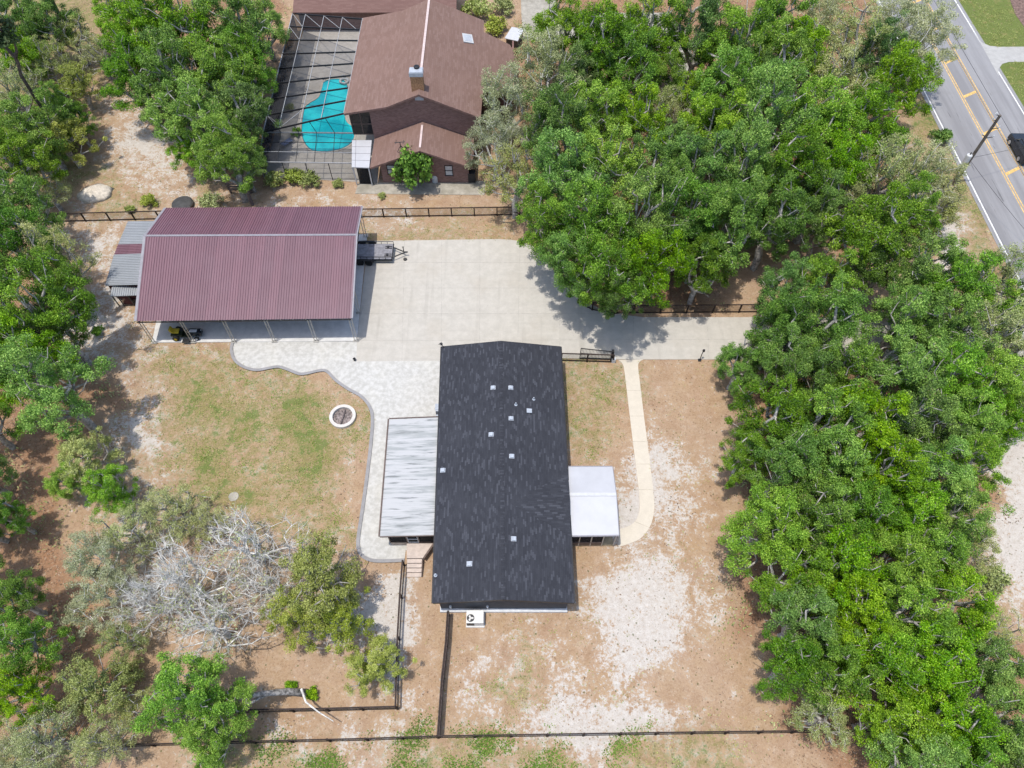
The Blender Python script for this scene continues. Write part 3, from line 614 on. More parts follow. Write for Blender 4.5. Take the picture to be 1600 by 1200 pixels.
# ---------------------------------------------------------------- package air conditioner
c0, c1 = G(728.3, 973.5, .95), G(755.8, 953.3, .95)
AC = thing('air_conditioner', 'pale air conditioning unit with round fan against gable end of charcoal house', 'air conditioner', ((c0.x+c1.x)/2, (c0.y+c1.y)/2, 0))
ax, ay, aw, ad = (c0.x+c1.x)/2, (c0.y+c1.y)/2, c1.x-c0.x, c1.y-c0.y
if ay+ad/2 > wy0-.05: ad = 2*(wy0-.05-ay)
MB().box((ax, ay, .535), (aw, ad, .83)).build('cabinet', M['plastic'], AC, bevel=.02)
MB().box((ax, ay-.06, .06), (aw+.12, ad+.10, .12)).build('pad', M['slab'], AC)
fx, fyc = c0.x+aw*.25, c0.y+ad*.38
MB().lathe((fx, fyc, .951), [(0.27, 0), (0.28, .02), (0.25, .02)], 24).build('fan_grille', M['black_paint'], AC)
fb = MB()
for k in range(3): fb.box((fx+.11*math.cos(k*2.1), fyc+.11*math.sin(k*2.1), .978), (.20, .13, .008), rz=k*2.1)
fb.build('fan_blade', M['plastic'], AC)
MB().box((c0.x+aw*.24, c0.y-.008, .55), (aw*.42, .02, .55)).build('vent_louvre', M['black_paint'], AC)

# ---------------------------------------------------------------- carport with burgundy ribbed roof
ef, rdg, eb = 3.36, 5.2, 4.1
g_fl, g_fr = G(211.5, 502, ef), G(549.5, 497.5, ef); g_rl, g_rr = G(226, 368.5, rdg), G(557, 367, rdg); g_bl, g_br = G(258, 325, eb), G(565.5, 322.5, eb)
CP = thing('carport', 'open carport with burgundy ribbed metal roof on steel columns', 'carport', ((g_fl.x+g_br.x)/2, g_rl.y, 0))
def ribbed_roof(mb, e0, e1, r0, r1, n):
    """ribs run from eave e0-e1 up to ridge r0-r1"""
    nrm = (e1-e0).cross(r0-e0).normalized(); nrm = nrm if nrm.z > 0 else -nrm
    prof = []
    for k in range(n):
        for f, h in ((0, 0), (.50, 0), (.60, .05), (.90, .05)): prof.append(((k+f)/n, h))
    prof.append((1, 0)); b = len(mb.v)
    for t, h in prof: mb.v += [tuple(e0.lerp(e1, t)+nrm*h), tuple(r0.lerp(r1, t)+nrm*h)]
    for i in range(len(prof)-1): mb.f.append((b+2*i, b+2*i+2, b+2*i+3, b+2*i+1))
    return mb
ribbed_roof(MB(), g_fl, g_fr, g_rl, g_rr, 84).build('front_roof', M['red_roof'], CP)
ribbed_roof(MB(), g_bl, g_br, g_rl+Vector((0, .002, 0)), g_rr+Vector((0, .002, 0)), 84).build('back_roof', M['red_roof'], CP)
MB().bar(g_rl+Vector((0, 0, .03)), g_rr+Vector((0, 0, .03)), .22, .03).build('ridge_cap', M['trim'], CP)
for a, b in ((g_fl, g_rl), (g_rl, g_bl), (g_fr, g_rr), (g_rr, g_br)): MB().bar(a+Vector((0, 0, .02)), b+Vector((0, 0, .02)), .24, .05).build('edge_trim', M['trim'], CP)
def lattice_col(base, top, par, along):
    mb = MB(); along = along.normalized()*0.13
    for s_ in (-1, 1): mb.bar(base+along*s_, top+along*s_, .055, .055)
    n = 7
    for k in range(n):
        p, q = base.lerp(top, k/n), base.lerp(top, (k+1)/n); s_ = 1 if k % 2 else -1; mb.bar(p+along*s_, q-along*s_, .02, .02)
    mb.box((base.x, base.y, base.z+.02), (.5, .22, .04)); return mb.build('column', M['steel'], par)
dirx = (g_fr-g_fl).normalized()
for px in (241, 302, 366, 429, 494, 556.5):
    b = G(px, 535.5-(px-241)*.009, .10); t = (b.x-g_fl.x)/(g_fr.x-g_fl.x); tp = g_fl.lerp(g_fr, min(max(t, .01), .99))-Vector((0, -.05, .16)); tp.x = b.x
    lattice_col(b, tp, CP, dirx)
for px, py, e0, e1 in ((561, 489, g_fr, g_rr), (571, 369.5, g_rr, g_br)):
    b = G(px, py, .10); t = min(.96, max(0, (b.y-e0.y)/(e1.y-e0.y))); z = e0.z+(e1.z-e0.z)*t; lattice_col(b, Vector((b.x+.05, b.y, z-.15)), CP, dirx)
for i, t in enumerate((0.02, .2, .4, .6, .8)):
    b = g_bl.lerp(g_br, t); lattice_col(Vector((b.x, b.y-.3, .1)), Vector((b.x, b.y-.3, eb-.2)), CP, dirx)
pu = MB()
for a0_, a1_, r0_, r1_ in ((g_fl, g_fr, g_rl, g_rr), (g_bl, g_br, g_rl, g_rr)):
    for t in (.02, .2, .4, .6, .8, .97): pu.bar(a0_.lerp(r0_, t)+Vector((.05, 0, -.07)), a1_.lerp(r1_, t)+Vector((-.05, 0, -.07)), .08, .1)
pu.build('purlin', M['steel'], CP)
rf = MB()
for t in (.01, .19, .385, .58, .78, .985):
    for e0, e1, r0, r1 in ((g_fl, g_fr, g_rl, g_rr), (g_bl, g_br, g_rl, g_rr)):
        rf.bar(e0.lerp(e1, t)-Vector((0, 0, .17)), r0.lerp(r1, t)-Vector((0, 0, .17)), .06, .1)
    rf.bar(g_fl.lerp(g_fr, t)-Vector((0, 0, .3)), g_bl.lerp(g_br, t)-Vector((0, 0, 1.0)), .06, .08)
rf.build('rafter', M['dark_steel'], CP)
MB().bar(g_fl+Vector((.05, .05, -.22)), g_fr+Vector((-.05, .05, -.22)), .06, .12).build('front_beam', M['dark_steel'], CP)
for t in np.arange(.03, 1, .058): p = g_fl.lerp(g_fr, float(t)); MB().box((p.x, p.y+.06, p.z-.12), (.06, .05, .14)).build('bracket', M['steel'], CP)

# ---------------------------------------------------------------- grey roofed lean-to sheds beside it
SH = thing('lean_to_shed', 'low shed row with grey metal roofs and one burgundy stripe beside carport', 'shed', (-37.4, 47.5, 0))
def xat(p0, p1, t): return p0.lerp(p1, t)
def quad(pts, z): return [G(x, y, zz) for (x, y), zz in zip(pts, z)]
A = quad(((200, 346), (242, 345.5), (228, 381), (184.5, 382)), (2.1, 2.5, 2.5, 2.1))
B = quad(((184.5, 382), (228, 381), (226, 396), (178.5, 398)), (2.1, 2.5, 2.5, 2.1))
C = quad(((178, 398), (226, 396), (218, 444.5), (164.5, 446)), (2.15, 2.55, 2.55, 2.15))
D_ = quad(((175, 447), (216, 445), (214, 461.5), (172.5, 463)), (1.95, 1.98, 1.75, 1.70))
for nm, Q, m, n in (('roof', A, M['grey_roof'], 14), ('roof_stripe', B, M['red_roof'], 6), ('roof', C, M['grey_roof'], 18)):
    ribbed_roof(MB(), Q[3], Q[0], Q[2], Q[1], n).slab([p-Vector((0, 0, .01)) for p in Q], .05).build(nm, m, SH)
ribbed_roof(MB(), D_[3], D_[2], D_[0], D_[1], 12).slab([p-Vector((0, 0, .01)) for p in D_], .04).build('awning', M['grey_roof'], SH)
for Q in (A, C):
    o_ = [Q[0].lerp(Q[2], .04), Q[1].lerp(Q[3], .04), Q[2].lerp(Q[0], .04), Q[3].lerp(Q[1], .04)]
    MB().prism([(p.x, p.y) for p in o_], 0, 2.0).build('wall', M['dirt_shed'], SH)
p = [D_[3].lerp(D_[2], .22), D_[3].lerp(D_[2], .62)]
sl = MB()
for k in range(7): sl.box(((p[0].x+p[1].x)/2, p[0].y+.25, .25+k*.2), (p[1].x-p[0].x, .03, .13))
sl.build('slat', M['dirt_shed'], SH)
for f in (.03, .22, .62, .98):
    q_ = D_[3].lerp(D_[2], f); MB().box((q_.x, q_.y+.12, .85), (.08, .08, 1.7)).build('post', M['dark_steel'], SH)

# ---------------------------------------------------------------- equipment trailer
t0, t1 = G(555, 406, .7), G(615, 381, .7); tx0, tx1, ty0, ty1 = t0.x-1.3, t1.x, t0.y+.1, t1.y
TR = thing('utility_trailer', 'black flatbed utility trailer with grey plank bed half under carport edge', 'trailer', ((tx0+tx1)/2, (ty0+ty1)/2, 0))
bw = (ty1-ty0)/9
bd = MB()
for k in range(9): bd.box(((tx0+tx1)/2, ty0+bw*(k+.5), .66), (tx1-tx0-.1, bw*.94, .05))
bd.build('bed', M['deck_wood'], TR)
MB().bar((tx0, ty0, .6), (tx1, ty0, .6), .08, .14).bar((tx0, ty1, .6), (tx1, ty1, .6), .08, .14).bar((tx0, ty0-.04, .6), (tx0, ty1+.04, .6), .08, .14).bar((tx1, ty0-.04, .6), (tx1, ty1+.04, .6), .08, .14).build('frame', M['black_paint'], TR)
for yy in (ty0, ty1):
    r_ = MB().bar((tx0, yy, 1.02), (tx1, yy, 1.02), .05, .05)
    for k in range(9): x = tx0+(tx1-tx0)*k/8; r_.bar((x, yy, .6), (x, yy, 1.02), .04, .04)
    r_.build('side_rail', M['black_paint'], TR)
for x in (tx0+1.75, tx0+2.65):
    for yy in (ty0-.22, ty1+.22):
        MB().tube([(x, yy-.11, .36), (x, yy+.11, .36)], .36, 20).build('wheel', M['tyre'], TR, bevel=.03)
for yy in (ty0-.22, ty1+.22): MB().tube([(tx0+1.3, yy, .55), (tx0+1.45, yy, .76), (tx0+2.2, yy, .80), (tx0+2.95, yy, .76), (tx0+3.1, yy, .55)], .12, 6).build('mudguard', M['black_paint'], TR)
tip = G(633, 394, .55)
MB().bar((tx1, ty0+.35, .55), tip, .09, .1).bar((tx1, ty1-.35, .55), tip, .09, .1).box(tip+Vector((.12, 0, .03)), (.3, .12, .1)).build('tongue', M['dark_steel'], TR)
p = G(630, 388, .8); MB().tube([(p.x, p.y, .1), (p.x, p.y, 1.0)], .05, 8).box((p.x, p.y, 1.0), (.2, .06, .05)).build('jack', M['dark_steel'], TR)
p = G(632.5, 402, .4); MB().lathe((p.x, p.y, .05), [(.18, 0), (.2, .1), (.12, .2), (.05, .24)], 10).build('spare_coupler', M['dark_steel'], TR)
for yy in (ty0+.55, ty1-.5):
    MB().box((tx1-.45, yy+.12, .72), (.7, .06, .07)).box((tx1-.45, yy-.12, .72), (.7, .06, .07)).box((tx1-.5, yy, .76), (.18, .3, .1)).build('wheel_chock', M['black_paint'], TR)
# ---------------------------------------------------------------- lawn tractor under the carport front
m0 = G(272, 523, 0.9); mcx, mcy = G(295, 523, .3).x, G(295, 523, .3).y
LT = thing('riding_mower', 'green and black riding mower with yellow seat under carport eave', 'mower', (mcx, mcy, .1))
mz = .1
MK = Vector((1.42, 1.12, 1.1))
def mv(x, y, z): return (mcx+x*MK.x, mcy+y*MK.y, mz+z*MK.z)
MB().box(mv(-.65, 0, .52), (1.06, 0.896, 0.242)).box(mv(-.1, 0, .32), (0.994, 0.806, 0.132)).build('body', plain('green black body', (.012, .02, .012), .4), LT, bevel=.05)
hd = MB().box(mv(.55, 0, .55), (1.21, 0.616, 0.462)).build('hood', plain('dark hood', (.015, .022, .03), .25), LT, bevel=.09)
MB().box(mv(.45, -.02, .775), (0.71, 0.336, 0.033)).box(mv(.88, .1, .68), (0.227, 0.246, 0.154)).build('hood_panel', M['offwhite'], hd, bevel=.02)
MB().box(mv(-.72, 0, .72), (0.639, 0.56, 0.132)).box(mv(-.98, 0, .92), (0.17, 0.538, 0.462), ry=-.2).build('seat', M['yellow'], LT, bevel=.05)
MB().tube([mv(.0, 0, .6), mv(-.18, 0, .95)], .03, 8).lathe(mv(-.2, 0, .94), [(.2, 0), (.22, .02), (.17, .03)], 16).build('steering_wheel', M['black_paint'], LT)
for x, r_, wd in ((-.72, .31, .27), (.62, .22, .18)):
    for sy in (-1, 1):
        y_ = sy*(.47 if x < 0 else .42)
        wh = MB().tube([mv(x, y_-wd/2, r_), mv(x, y_+wd/2, r_)], r_, 18).build('wheel', M['tyre'], LT, bevel=.03)
        MB().tube([mv(x, y_-wd/2-.015, r_), mv(x, y_+wd/2+.015, r_)], r_*.5, 14).build('rim', M['yellow'] if x < 0 else M['offwhite'], wh)
MB().box(mv(-.05, -.62, .17), (0.71, 0.504, 0.132)).build('mower_deck', M['black_paint'], LT, bevel=.04)

# ---------------------------------------------------------------- fire pit
fp = G(535, 649.5, .3)
FP = thing('fire_pit', 'round white masonry fire pit ring with charred log in the grass', 'fire pit', (fp.x, fp.y, 0))
ring = MB(); n = 40
prof = [(1.16, 0), (1.16, .30), (.88, .30), (.88, .02)]
b = len(ring.v)
for k in range(n):
    a = 2*math.pi*k/n
    for r_, z in prof: ring.v.append((fp.x+r_*math.cos(a), fp.y+r_*math.sin(a), z))
for k in range(n):
    for i in range(3): ring.f.append((b+k*4+i, b+((k+1) % n)*4+i, b+((k+1) % n)*4+i+1, b+k*4+i+1))
ring.build('ring', concrete('white masonry', (.62, .58, .52), (.45, .41, .36), .4, .15), FP)
MB().lathe((fp.x, fp.y, -.02), [(.9, 0), (.9, .05), (.5, .08), (.0, .09)], 24).build('ash_bed', M['ash'], FP)
LG = MB().tube([(fp.x+.12, fp.y+.75, .12), (fp.x+.03, fp.y, .16), (fp.x-.12, fp.y-.75, .13)], [.07, .085, .07], 8).build('log', M['old_wood'])
LG.name = 'firewood_log'; tag(LG, 'single charred log lying across the inside of the fire pit', 'log')

# ---------------------------------------------------------------- fences
def fence(label, pts, h=1.2, sp=2.44, rails=(.12, 1.0), cap=0.10, name='fence', group=None, thick=.04):
    P = [Vector((p[0], p[1], 0)) for p in pts]
    fr = thing(name, label, 'fence', P[0], group)
    for i in range(len(P)-1):
        a, b = P[i], P[i+1]; L = (b-a).length; k = max(1, round(L/sp)); d = (b-a).normalized()
        for j in range(k+(1 if i == len(P)-2 else 0)):
            p = a.lerp(b, j/k); MB().box((p.x, p.y, h/2), (.12, .12, h+.06), rz=math.atan2(d.y, d.x)).build('post', M['black_wood'], fr)
        for f in rails:
            MB().bar(a+Vector((0, 0, h*f)), b+Vector((0, 0, h*f)), thick, .11).build('rail', M['black_wood'], fr)
        if cap: MB().bar(a+Vector((0, 0, h+.035)), b+Vector((0, 0, h+.035)), cap, .03).build('cap_rail', M['fence_cap'], fr)
        MB().bar(a+Vector((0, 0, h*.5)), b+Vector((0, 0, h*.5)), .004, h*.85).build('wire_mesh', M['wire'], fr)
    return fr
M['wire'] = screen_mat('black wire mesh', (.02, .02, .02), .16)
def gxy(*pp): return [G(x, y) for x, y in pp]
fence('black rail fence along back of yard behind burgundy carport', gxy((30, 349.5), (96, 347), (250, 343), (600, 339.5), (812, 336.5)))
fence('black rail fence between driveway and oak woods', gxy((903, 474), (925, 485), (960, 491), (990, 490), (1195, 488), (1270, 487)), rails=(.12, 1.0))
fence('black rail fence running from porch steps down to the yard corner', gxy((632, 884), (628, 935), (624.5, 1000), (621.5, 1108)), cap=.13)
fence('short black rail fence across bottom left yard by the leaning oak', gxy((621.5, 1108), (514, 1111), (405, 1113), (330, 1116)), cap=.10)
fence('dark board fence from house gable end to the bottom fence', gxy((702, 962), (699, 1010), (693, 1065), (687, 1152)), cap=.20, rails=(.12, .6, 1.0), thick=.09)
fence('long thin black fence along bottom edge of the property', gxy((190, 1167), (400, 1161), (575, 1157), (685, 1153), (1080, 1147), (1340, 1144), (1420, 1143)), cap=.07)
fence('low black fence between gate and charcoal house corner', gxy((877, 564), (957, 566.5)), sp=2.2)
# iron gate folded against it
ga, gb = G(906, 564.5), G(954, 566)
GT = thing('driveway_gate', 'black iron picket gate standing open beside house corner', 'gate', (ga.x, ga.y, 0))
g1, g2 = ga+Vector((0, .25, 0)), gb+Vector((0, .25, 0))
fr_ = MB()
for z0_, z1_ in ((.15, .15), (1.72, 1.35)): fr_.bar(g1+Vector((0, 0, z0_)), g2+Vector((0, 0, z1_)), .06, .06)
fr_.bar(g1+Vector((0, 0, .1)), g1+Vector((0, 0, 1.75)), .07, .07).bar(g2+Vector((0, 0, .1)), g2+Vector((0, 0, 1.4)), .07, .07).bar(g1+Vector((0, 0, .95)), g2+Vector((0, 0, .8)), .05, .05).build('frame', M['black_paint'], GT)
pk = MB()
for k in range(1, 22): p = g1.lerp(g2, k/22); pk.bar(p+Vector((0, 0, .15)), p+Vector((0, 0, 1.72-.37*k/22)), .03, .03)
pk.build('picket_panel', M['black_paint'], GT)
MB().box((g2.x+.08, g2.y, .75), (.22, .3, 1.5)).build('gate_post', M['black_paint'], GT)
MB().box((g2.x+.25, g2.y-.2, .25), (.35, .3, .5)).build('motor_box', M['offwhite'], GT)
kp_ = G(1093, 563)
KP = thing('keypad_post', 'slim black keypad post at driveway edge right of the walkway', 'post', (kp_.x, kp_.y, 0))
MB().tube([(kp_.x, kp_.y, 0), (kp_.x, kp_.y, 1.1), (kp_.x+.08, kp_.y+.1, 1.25)], .04, 8).box((kp_.x, kp_.y, .03), (.3, .3, .06)).build('stem', M['black_paint'], KP)
MB().box((kp_.x+.12, kp_.y+.16, 1.33), (.2, .16, .26)).build('keypad', M['black_paint'], KP, bevel=.02)
p = G(554.5, 563.5); o = MB().lathe((p.x, p.y, 0), [(.10, 0), (.10, .3), (.14, .34), (.06, .42)], 12).build('garden_light', M['black_paint']); tag(o, 'tiny black garden light where patio meets driveway slab', 'lamp')

# ---------------------------------------------------------------- brown neighbour house
NH = thing('neighbour_house', 'brown shingled brick house with tall gable and chimney beside the pool', 'house', (-10, 66, 0))
Yw = 60.85
wl_, wr_, wc_ = G(578, 262.3, 2.5), G(738.7, 261.8, 2.5), onY(655.5, 235.5, Yw)
wl_.y = wr_.y = Yw; wc_.z = min(wc_.z, 4.85); Yb_ = 65.62
MB().slab([wl_, wc_, Vector((wc_.x, Yb_, wc_.z)), Vector((wl_.x, Yb_, 2.5))], .14).slab([wc_+Vector((.001, 0, 0)), wr_, Vector((wr_.x, Yb_, 2.5)), Vector((wc_.x+.001, Yb_, wc_.z))], .14).build('wing_roof', M['brown_shingle'], NH)
MB().bar(wc_+Vector((0, .5, .02)), Vector((wc_.x, Yb_-.6, wc_.z+.02)), .22, .03).build('ridge_cap', M['ridge_cap'], NH)
fb_ = MB()
for e in (wl_, wr_): fb_.bar(e+Vector((0, -.02, -.09)), wc_+Vector((0, -.02, -.09)), .05, .2)
fb_.build('bargeboard', plain('brown fascia', (.20, .12, .10), .7), NH)
x0, x1, y0 = wl_.x+1.05, wr_.x-.5, Yw+.45
def gable_wall(mb, x0, x1, y, prof, y2=None):
    """wall under a roof profile [(x, z)...]; flat sheet 0.2 thick"""
    pts = [(x0, 0)]+[(x1, 0)]+prof[::-1]; n = len(pts)
    vs = [(x, y, z) for x, z in pts]+[(x, y+.2, z) for x, z in pts]
    return mb.add(vs, [tuple(range(n)), tuple(range(n, 2*n))[::-1]]+[(i, n+i, n+(i+1) % n, (i+1) % n) for i in range(n)])
zr = lambda x: wc_.z-(wc_.z-2.5)*abs(x-wc_.x)/((wr_.x-wc_.x) if x > wc_.x else (wc_.x-wl_.x))-.15
ww = gable_wall(MB(), x0, x1, y0, [(x0, zr(x0)), (wc_.x, zr(wc_.x)), (x1, zr(x1))])
ww.box((x0+.1, (y0+Yb_)/2+.1, 1.2), (.2, Yb_-y0-.2, 2.4)).box((x1-.1, (y0+Yb_)/2+.1, 1.2), (.2, Yb_-y0-.2, 2.4)).build('wing_wall', M['brick'], NH)
for (ax_, ay_), (bx_, by_) in (((604, 258), (618, 271.5)), ((694.8, 258.7), (707.7, 273.7))):
    p, q = onY(ax_, ay_, y0), onY(bx_, by_, y0); cxx, czz = (p.x+q.x)/2, (p.z+q.z)/2; ww_, hh_ = q.x-p.x, p.z-q.z
    f = MB()
    for z_ in (czz-hh_/2, czz, czz+hh_/2): f.box((cxx, y0-.03, z_), (ww_+.08, .07, .07))
    for x_ in (cxx-ww_/2, cxx+ww_/2): f.box((x_, y0-.03, czz), (.07, .07, hh_+.07))
    fo = f.build('window', M['black_paint'], NH); MB().box((cxx, y0-.01, czz), (ww_-.05, .03, hh_-.05)).build('pane', M['glass'], fo)
    MB().box((cxx, y0-.06, czz-hh_/2-.1), (ww_+.2, .12, .08)).build('sill', M['brick'], fo)
# main two-storey block
Ym = 65.3; ml, mbend, mc_, mr = (onY(*q, Ym) for q in ((537, 177.5), (605, 166.8), (653.7, 147.5), (751, 184)))
Ymb = 83.4
def back(p, dx=0): return Vector((p.x+dx, Ymb, p.z))
MB().slab([ml, mbend, back(mbend), back(ml)], .16).slab([mbend+Vector((.001, 0, 0)), mc_, back(mc_), back(mbend, .001)], .16).build('roof', M['brown_shingle'], NH)
nR = (mr-mc_).cross(Vector((0, 1, 0))); ext = [onplane(x, y, mc_, nR) for x, y in ((755, 138), (788, 150), (812, 98), (797, 70), (756, 50), (756, 32), (712, 14))]
bk = back(mc_, .001)
MB().slab([mc_+Vector((.001, 0, 0)), mr, ext[0], ext[1], ext[2], ext[3], ext[4], ext[5], ext[6], bk], .16).build('roof', M['brown_shingle'], NH)
rcap = mc_.lerp(back(mc_), .10); MB().bar(rcap+Vector((0, 0, .02)), back(mc_)+Vector((0, 0, .02)), .26, .04).build('ridge_cap', M['ridge_cap'], NH)
fb_ = MB()
for a, b in ((ml, mbend), (mbend, mc_), (mr, mc_)): fb_.bar(a+Vector((0, -.02, -.1)), b+Vector((0, -.02, -.1)), .05, .22)
fb_.build('bargeboard', plain('brown fascia, main', (.20, .12, .10), .7), NH)
def zm(x):
    P_ = [(ml.x, ml.z), (mbend.x, mbend.z), (mc_.x, mc_.z), (mr.x, mr.z)]
    for (xa, za), (xb, zb) in zip(P_, P_[1:]):
        if xa <= x <= xb: return za+(zb-za)*(x-xa)/(xb-xa)-.17
    return mr.z-.2
xa, xb = -15.35, mr.x-.45
gw = gable_wall(MB(), xa, xb, Ym+.4, [(xa, zm(xa)), (mbend.x, zm(mbend.x)), (mc_.x, zm(mc_.x)), (xb, zm(xb))])
gw.box((xb-.1, 69.5, 2.4), (.2, 7.4, 4.8)).box((xa+.1, 74.6, 2.8), (.2, 17, 5.6)).box((ext[2].x-.8, 78, 1.8), (.2, 9, 3.6)).box(((xb+ext[2].x)/2-.4, 73.2, 2.1), (ext[2].x-xb-.8, .2, 4.2)).build('wall', M['brick'], NH)
p = onY(655, 153.5, Ym+.35); MB().box((p.x, Ym+.37, p.z), (.9, .06, .5)).build('gable_vent', M['vent'], NH)
bx0, bx1 = ml.x+.4, xa-.02
MB().box(((bx0+bx1)/2, Ym+.7, 4.3), (bx1-bx0, .02, 2.9)).build('balcony_screen', M['screen'], NH)
bf = MB()
for x in (bx0, (bx0+bx1)/2, bx1): bf.box((x, Ym+.66, 4.3), (.09, .09, 3.0))
for z in (2.85, 4.2, 5.7): bf.box(((bx0+bx1)/2, Ym+.66, z), (bx1-bx0, .08, .1))
bf.build('balcony_frame', M['brown_trim'], NH)
cp = onY(653.5, 143.5, 66.3)
ch = MB().box((cp.x, 66.6, 8.6), (1.3, .85, 2.9)).build('chimney', M['orange_brick'], NH)
MB().box((cp.x, 66.6, 10.0), (1.42, 1.0, .42)).box((cp.x, 66.6, 10.25), (1.3, .9, .06)).build('chimney_cap', M['vent'], ch)
MB().lathe((cp.x+.05, 66.95, 10.28), [(.3, 0), (.3, .18), (.24, .2)], 14).build('flue', M['black_paint'], ch)
sk_ = [onplane(x, y, mc_, nR)+Vector((0, 0, .12)) for x, y in ((722, 53), (737.5, 55.5), (740.5, 69), (724.5, 66.5))]
so = MB().slab(sk_, .1).build('skylight', M['white'], NH); cc = sum(sk_, Vector())/4
MB().slab([cc+(p-cc)*.72+Vector((0, 0, .012)) for p in sk_], .008).build('pane', M['glass'], so)
an = onY(627, 232, 61.7); an.z = zr(an.x)+.15
MB().tube([an, an+Vector((-.05, 0, 1.2))], .05, 6).tube([an+Vector((.4, .2, 0)), an+Vector((-.02, 0, .8))], .035, 6).tube([an+Vector((-.5, .1, -.1)), an+Vector((-.02, 0, .8))], .035, 6).tube([an+Vector((-.6, -.1, 1.25)), an+Vector((.5, .1, 1.2))], .04, 6).tube([an+Vector((-.45, -.3, 1.25)), an+Vector((-.45, .3, 1.25))], .03, 6).tube([an+Vector((.3, -.25, 1.2)), an+Vector((.3, .35, 1.2))], .03, 6).build('antenna', M['dark_steel'], NH)
ac = onY(738, 283, 61.9); MB().box((ac.x, 61.6, .65), (.8, .7, 1.3)).box((ac.x, 61.6, 1.33), (.5, .12, .06)).build('meter_cabinet', M['black_paint'], NH)
# rear wing across the top of the frame
q0, q1 = G(457, 19.5, 2.8), G(713, 18, 2.8); yq = q0.y
MB().slab([(q0.x, yq, 2.8), (q1.x, yq, 2.8), (q1.x, yq+8, 5.4), (q0.x, yq+8, 5.4)], .15).build('rear_wing_roof', M['brown_shingle_x'], NH)
MB().box(((q0.x+q1.x)/2, yq+4.3, 1.35), (q1.x-q0.x-1, 7.4, 2.7)).build('rear_wing_wall', M['brick'], NH)
# flat white awning between house and pool
aw4 = [G(x, y, 2.6) for x, y in ((552, 208), (582.5, 208.5), (578, 262), (549.5, 261))]
AWN = thing('patio_awning', 'flat white awning roof between swimming pool and lower brown roof', 'awning', ((aw4[0].x+aw4[2].x)/2, (aw4[0].y+aw4[2].y)/2, 0))
aw4[1].x = min(aw4[1].x, wl_.x-.05); aw4[2].x = min(aw4[2].x, wl_.x-.05); aw4[0].y = aw4[1].y = 65.25
MB().slab(aw4, .1).build('roof', M['white_metal'], AWN)
sm = MB()
for k in (1, 2, 3): sm.bar(aw4[0].lerp(aw4[3], k/4)+Vector((0, 0, .012)), aw4[1].lerp(aw4[2], k/4)+Vector((0, 0, .012)), .05, .016)
sm.bar(aw4[0].lerp(aw4[1], .2)+Vector((0, 0, .012)), aw4[3].lerp(aw4[2], .2)+Vector((0, 0, .012)), .05, .016).build('seam', M['trim'], AWN)
for p in (aw4[3]+Vector((.1, .1, 0)), aw4[3].lerp(aw4[2], .95)+Vector((0, .1, 0))): MB().box((p.x, p.y, 1.25), (.12, .12, 2.5)).build('post', M['white'], AWN)
MB().box(((aw4[3].x+aw4[2].x)/2+.2, aw4[3].y+.25, 1.25), (1.5, .02, 2.4)).build('screen', M['screen'], AWN)

# ---------------------------------------------------------------- pool, deck, cage
sheet('pool_deck', [(413, 277), (432, 200), (470, 62), (484, 22), (600, 25), (600, 150), (590, 286)], 0.05, M['deck'])
pool_px = smooth_px([(504, 128), (514, 123.5), (530, 122.5), (541, 127), (545, 140), (543, 160), (540, 178), (543, 190), (553, 199), (555, 213), (549, 225), (535, 233), (515, 237.5), (490, 237), (477, 228), (470.5, 213), (470, 196), (474, 170), (482, 161), (496, 152), (501, 140), (504, 128)], 4)[:-1]
structure(MB().prism([(p.x, p.y) for p in gp(pool_px)], .0, .06).build('pool', M['water']))
cop = MB(); pp = [G(x, y, .07) for x, y in pool_px]
for i in range(len(pp)): cop.bar(pp[i], pp[(i+1) % len(pp)], .22, .05)
tl = MB()
for i in range(len(pp)): a_, b_ = pp[i].lerp(sum(pp, Vector())/len(pp), .035), pp[(i+1) % len(pp)].lerp(sum(pp, Vector())/len(pp), .035); tl.bar(a_-Vector((0, 0, .008)), b_-Vector((0, 0, .008)), .10, .004)
structure(tl.build('pool_tile_line', plain('blue tile', (.02, .16, .22), .3)))
structure(cop.build('pool_coping', concrete('pale coping', (.50, .44, .36), (.4, .35, .28), .3, .1)))
E1, E2, E3 = G(457, 21, 2.45), G(411, 206.5, 2.45), G(404, 253, 2.45); K2, K3 = G(551, 208, 2.45), G(549, 255, 2.45)
hz_ = ml.z-.15; HE0, HE1 = Vector((ml.x-.05, Ym+.2, hz_)), Vector((ml.x-.05, Ymb, hz_))
CG = thing('pool_cage', 'large screened pool enclosure leaning against the brown two storey house', 'pool enclosure', ((E2.x+K2.x)/2, 72, 0))
NR = 8
Ls = [E2.lerp(E1, k/NR) for k in range(NR+1)]; Hs = [HE0.lerp(HE1, k/NR) for k in range(NR+1)]
def beam(a, b, m='cage_beam', w=.07, h=.10, nm='beam'): return MB().bar(a, b, w, h).build(nm, M[m], CG)
for k in range(NR+1): beam(Ls[k], Hs[k], 'cage_bronze', .09, .17, 'rafter')
for t in (.2, .47, .73): beam(E2.lerp(HE0, t)+Vector((0, 0, .05)), E1.lerp(HE1, t)+Vector((0, 0, .05)), 'cage_beam', .06, .06, 'purlin')
beam(E1, E2, w=.09); beam(E2, E3, w=.09); beam(E3, K3, w=.08); beam(E2, K2, 'cage_beam', .10, .12); beam(HE0+Vector((.02, 0, .1)), HE1+Vector((.02, 0, .1)), 'cage_beam', .06, .06)
for t in (.33, .66): beam(E2.lerp(E3, t), K2.lerp(K3, t), 'cage_beam' if t > .5 else 'cage_bronze', .05, .06)
for t in (.2, .4, .6, .8): beam(E2.lerp(K2, t), E3.lerp(K3, t), 'cage_bronze', .05, .06)
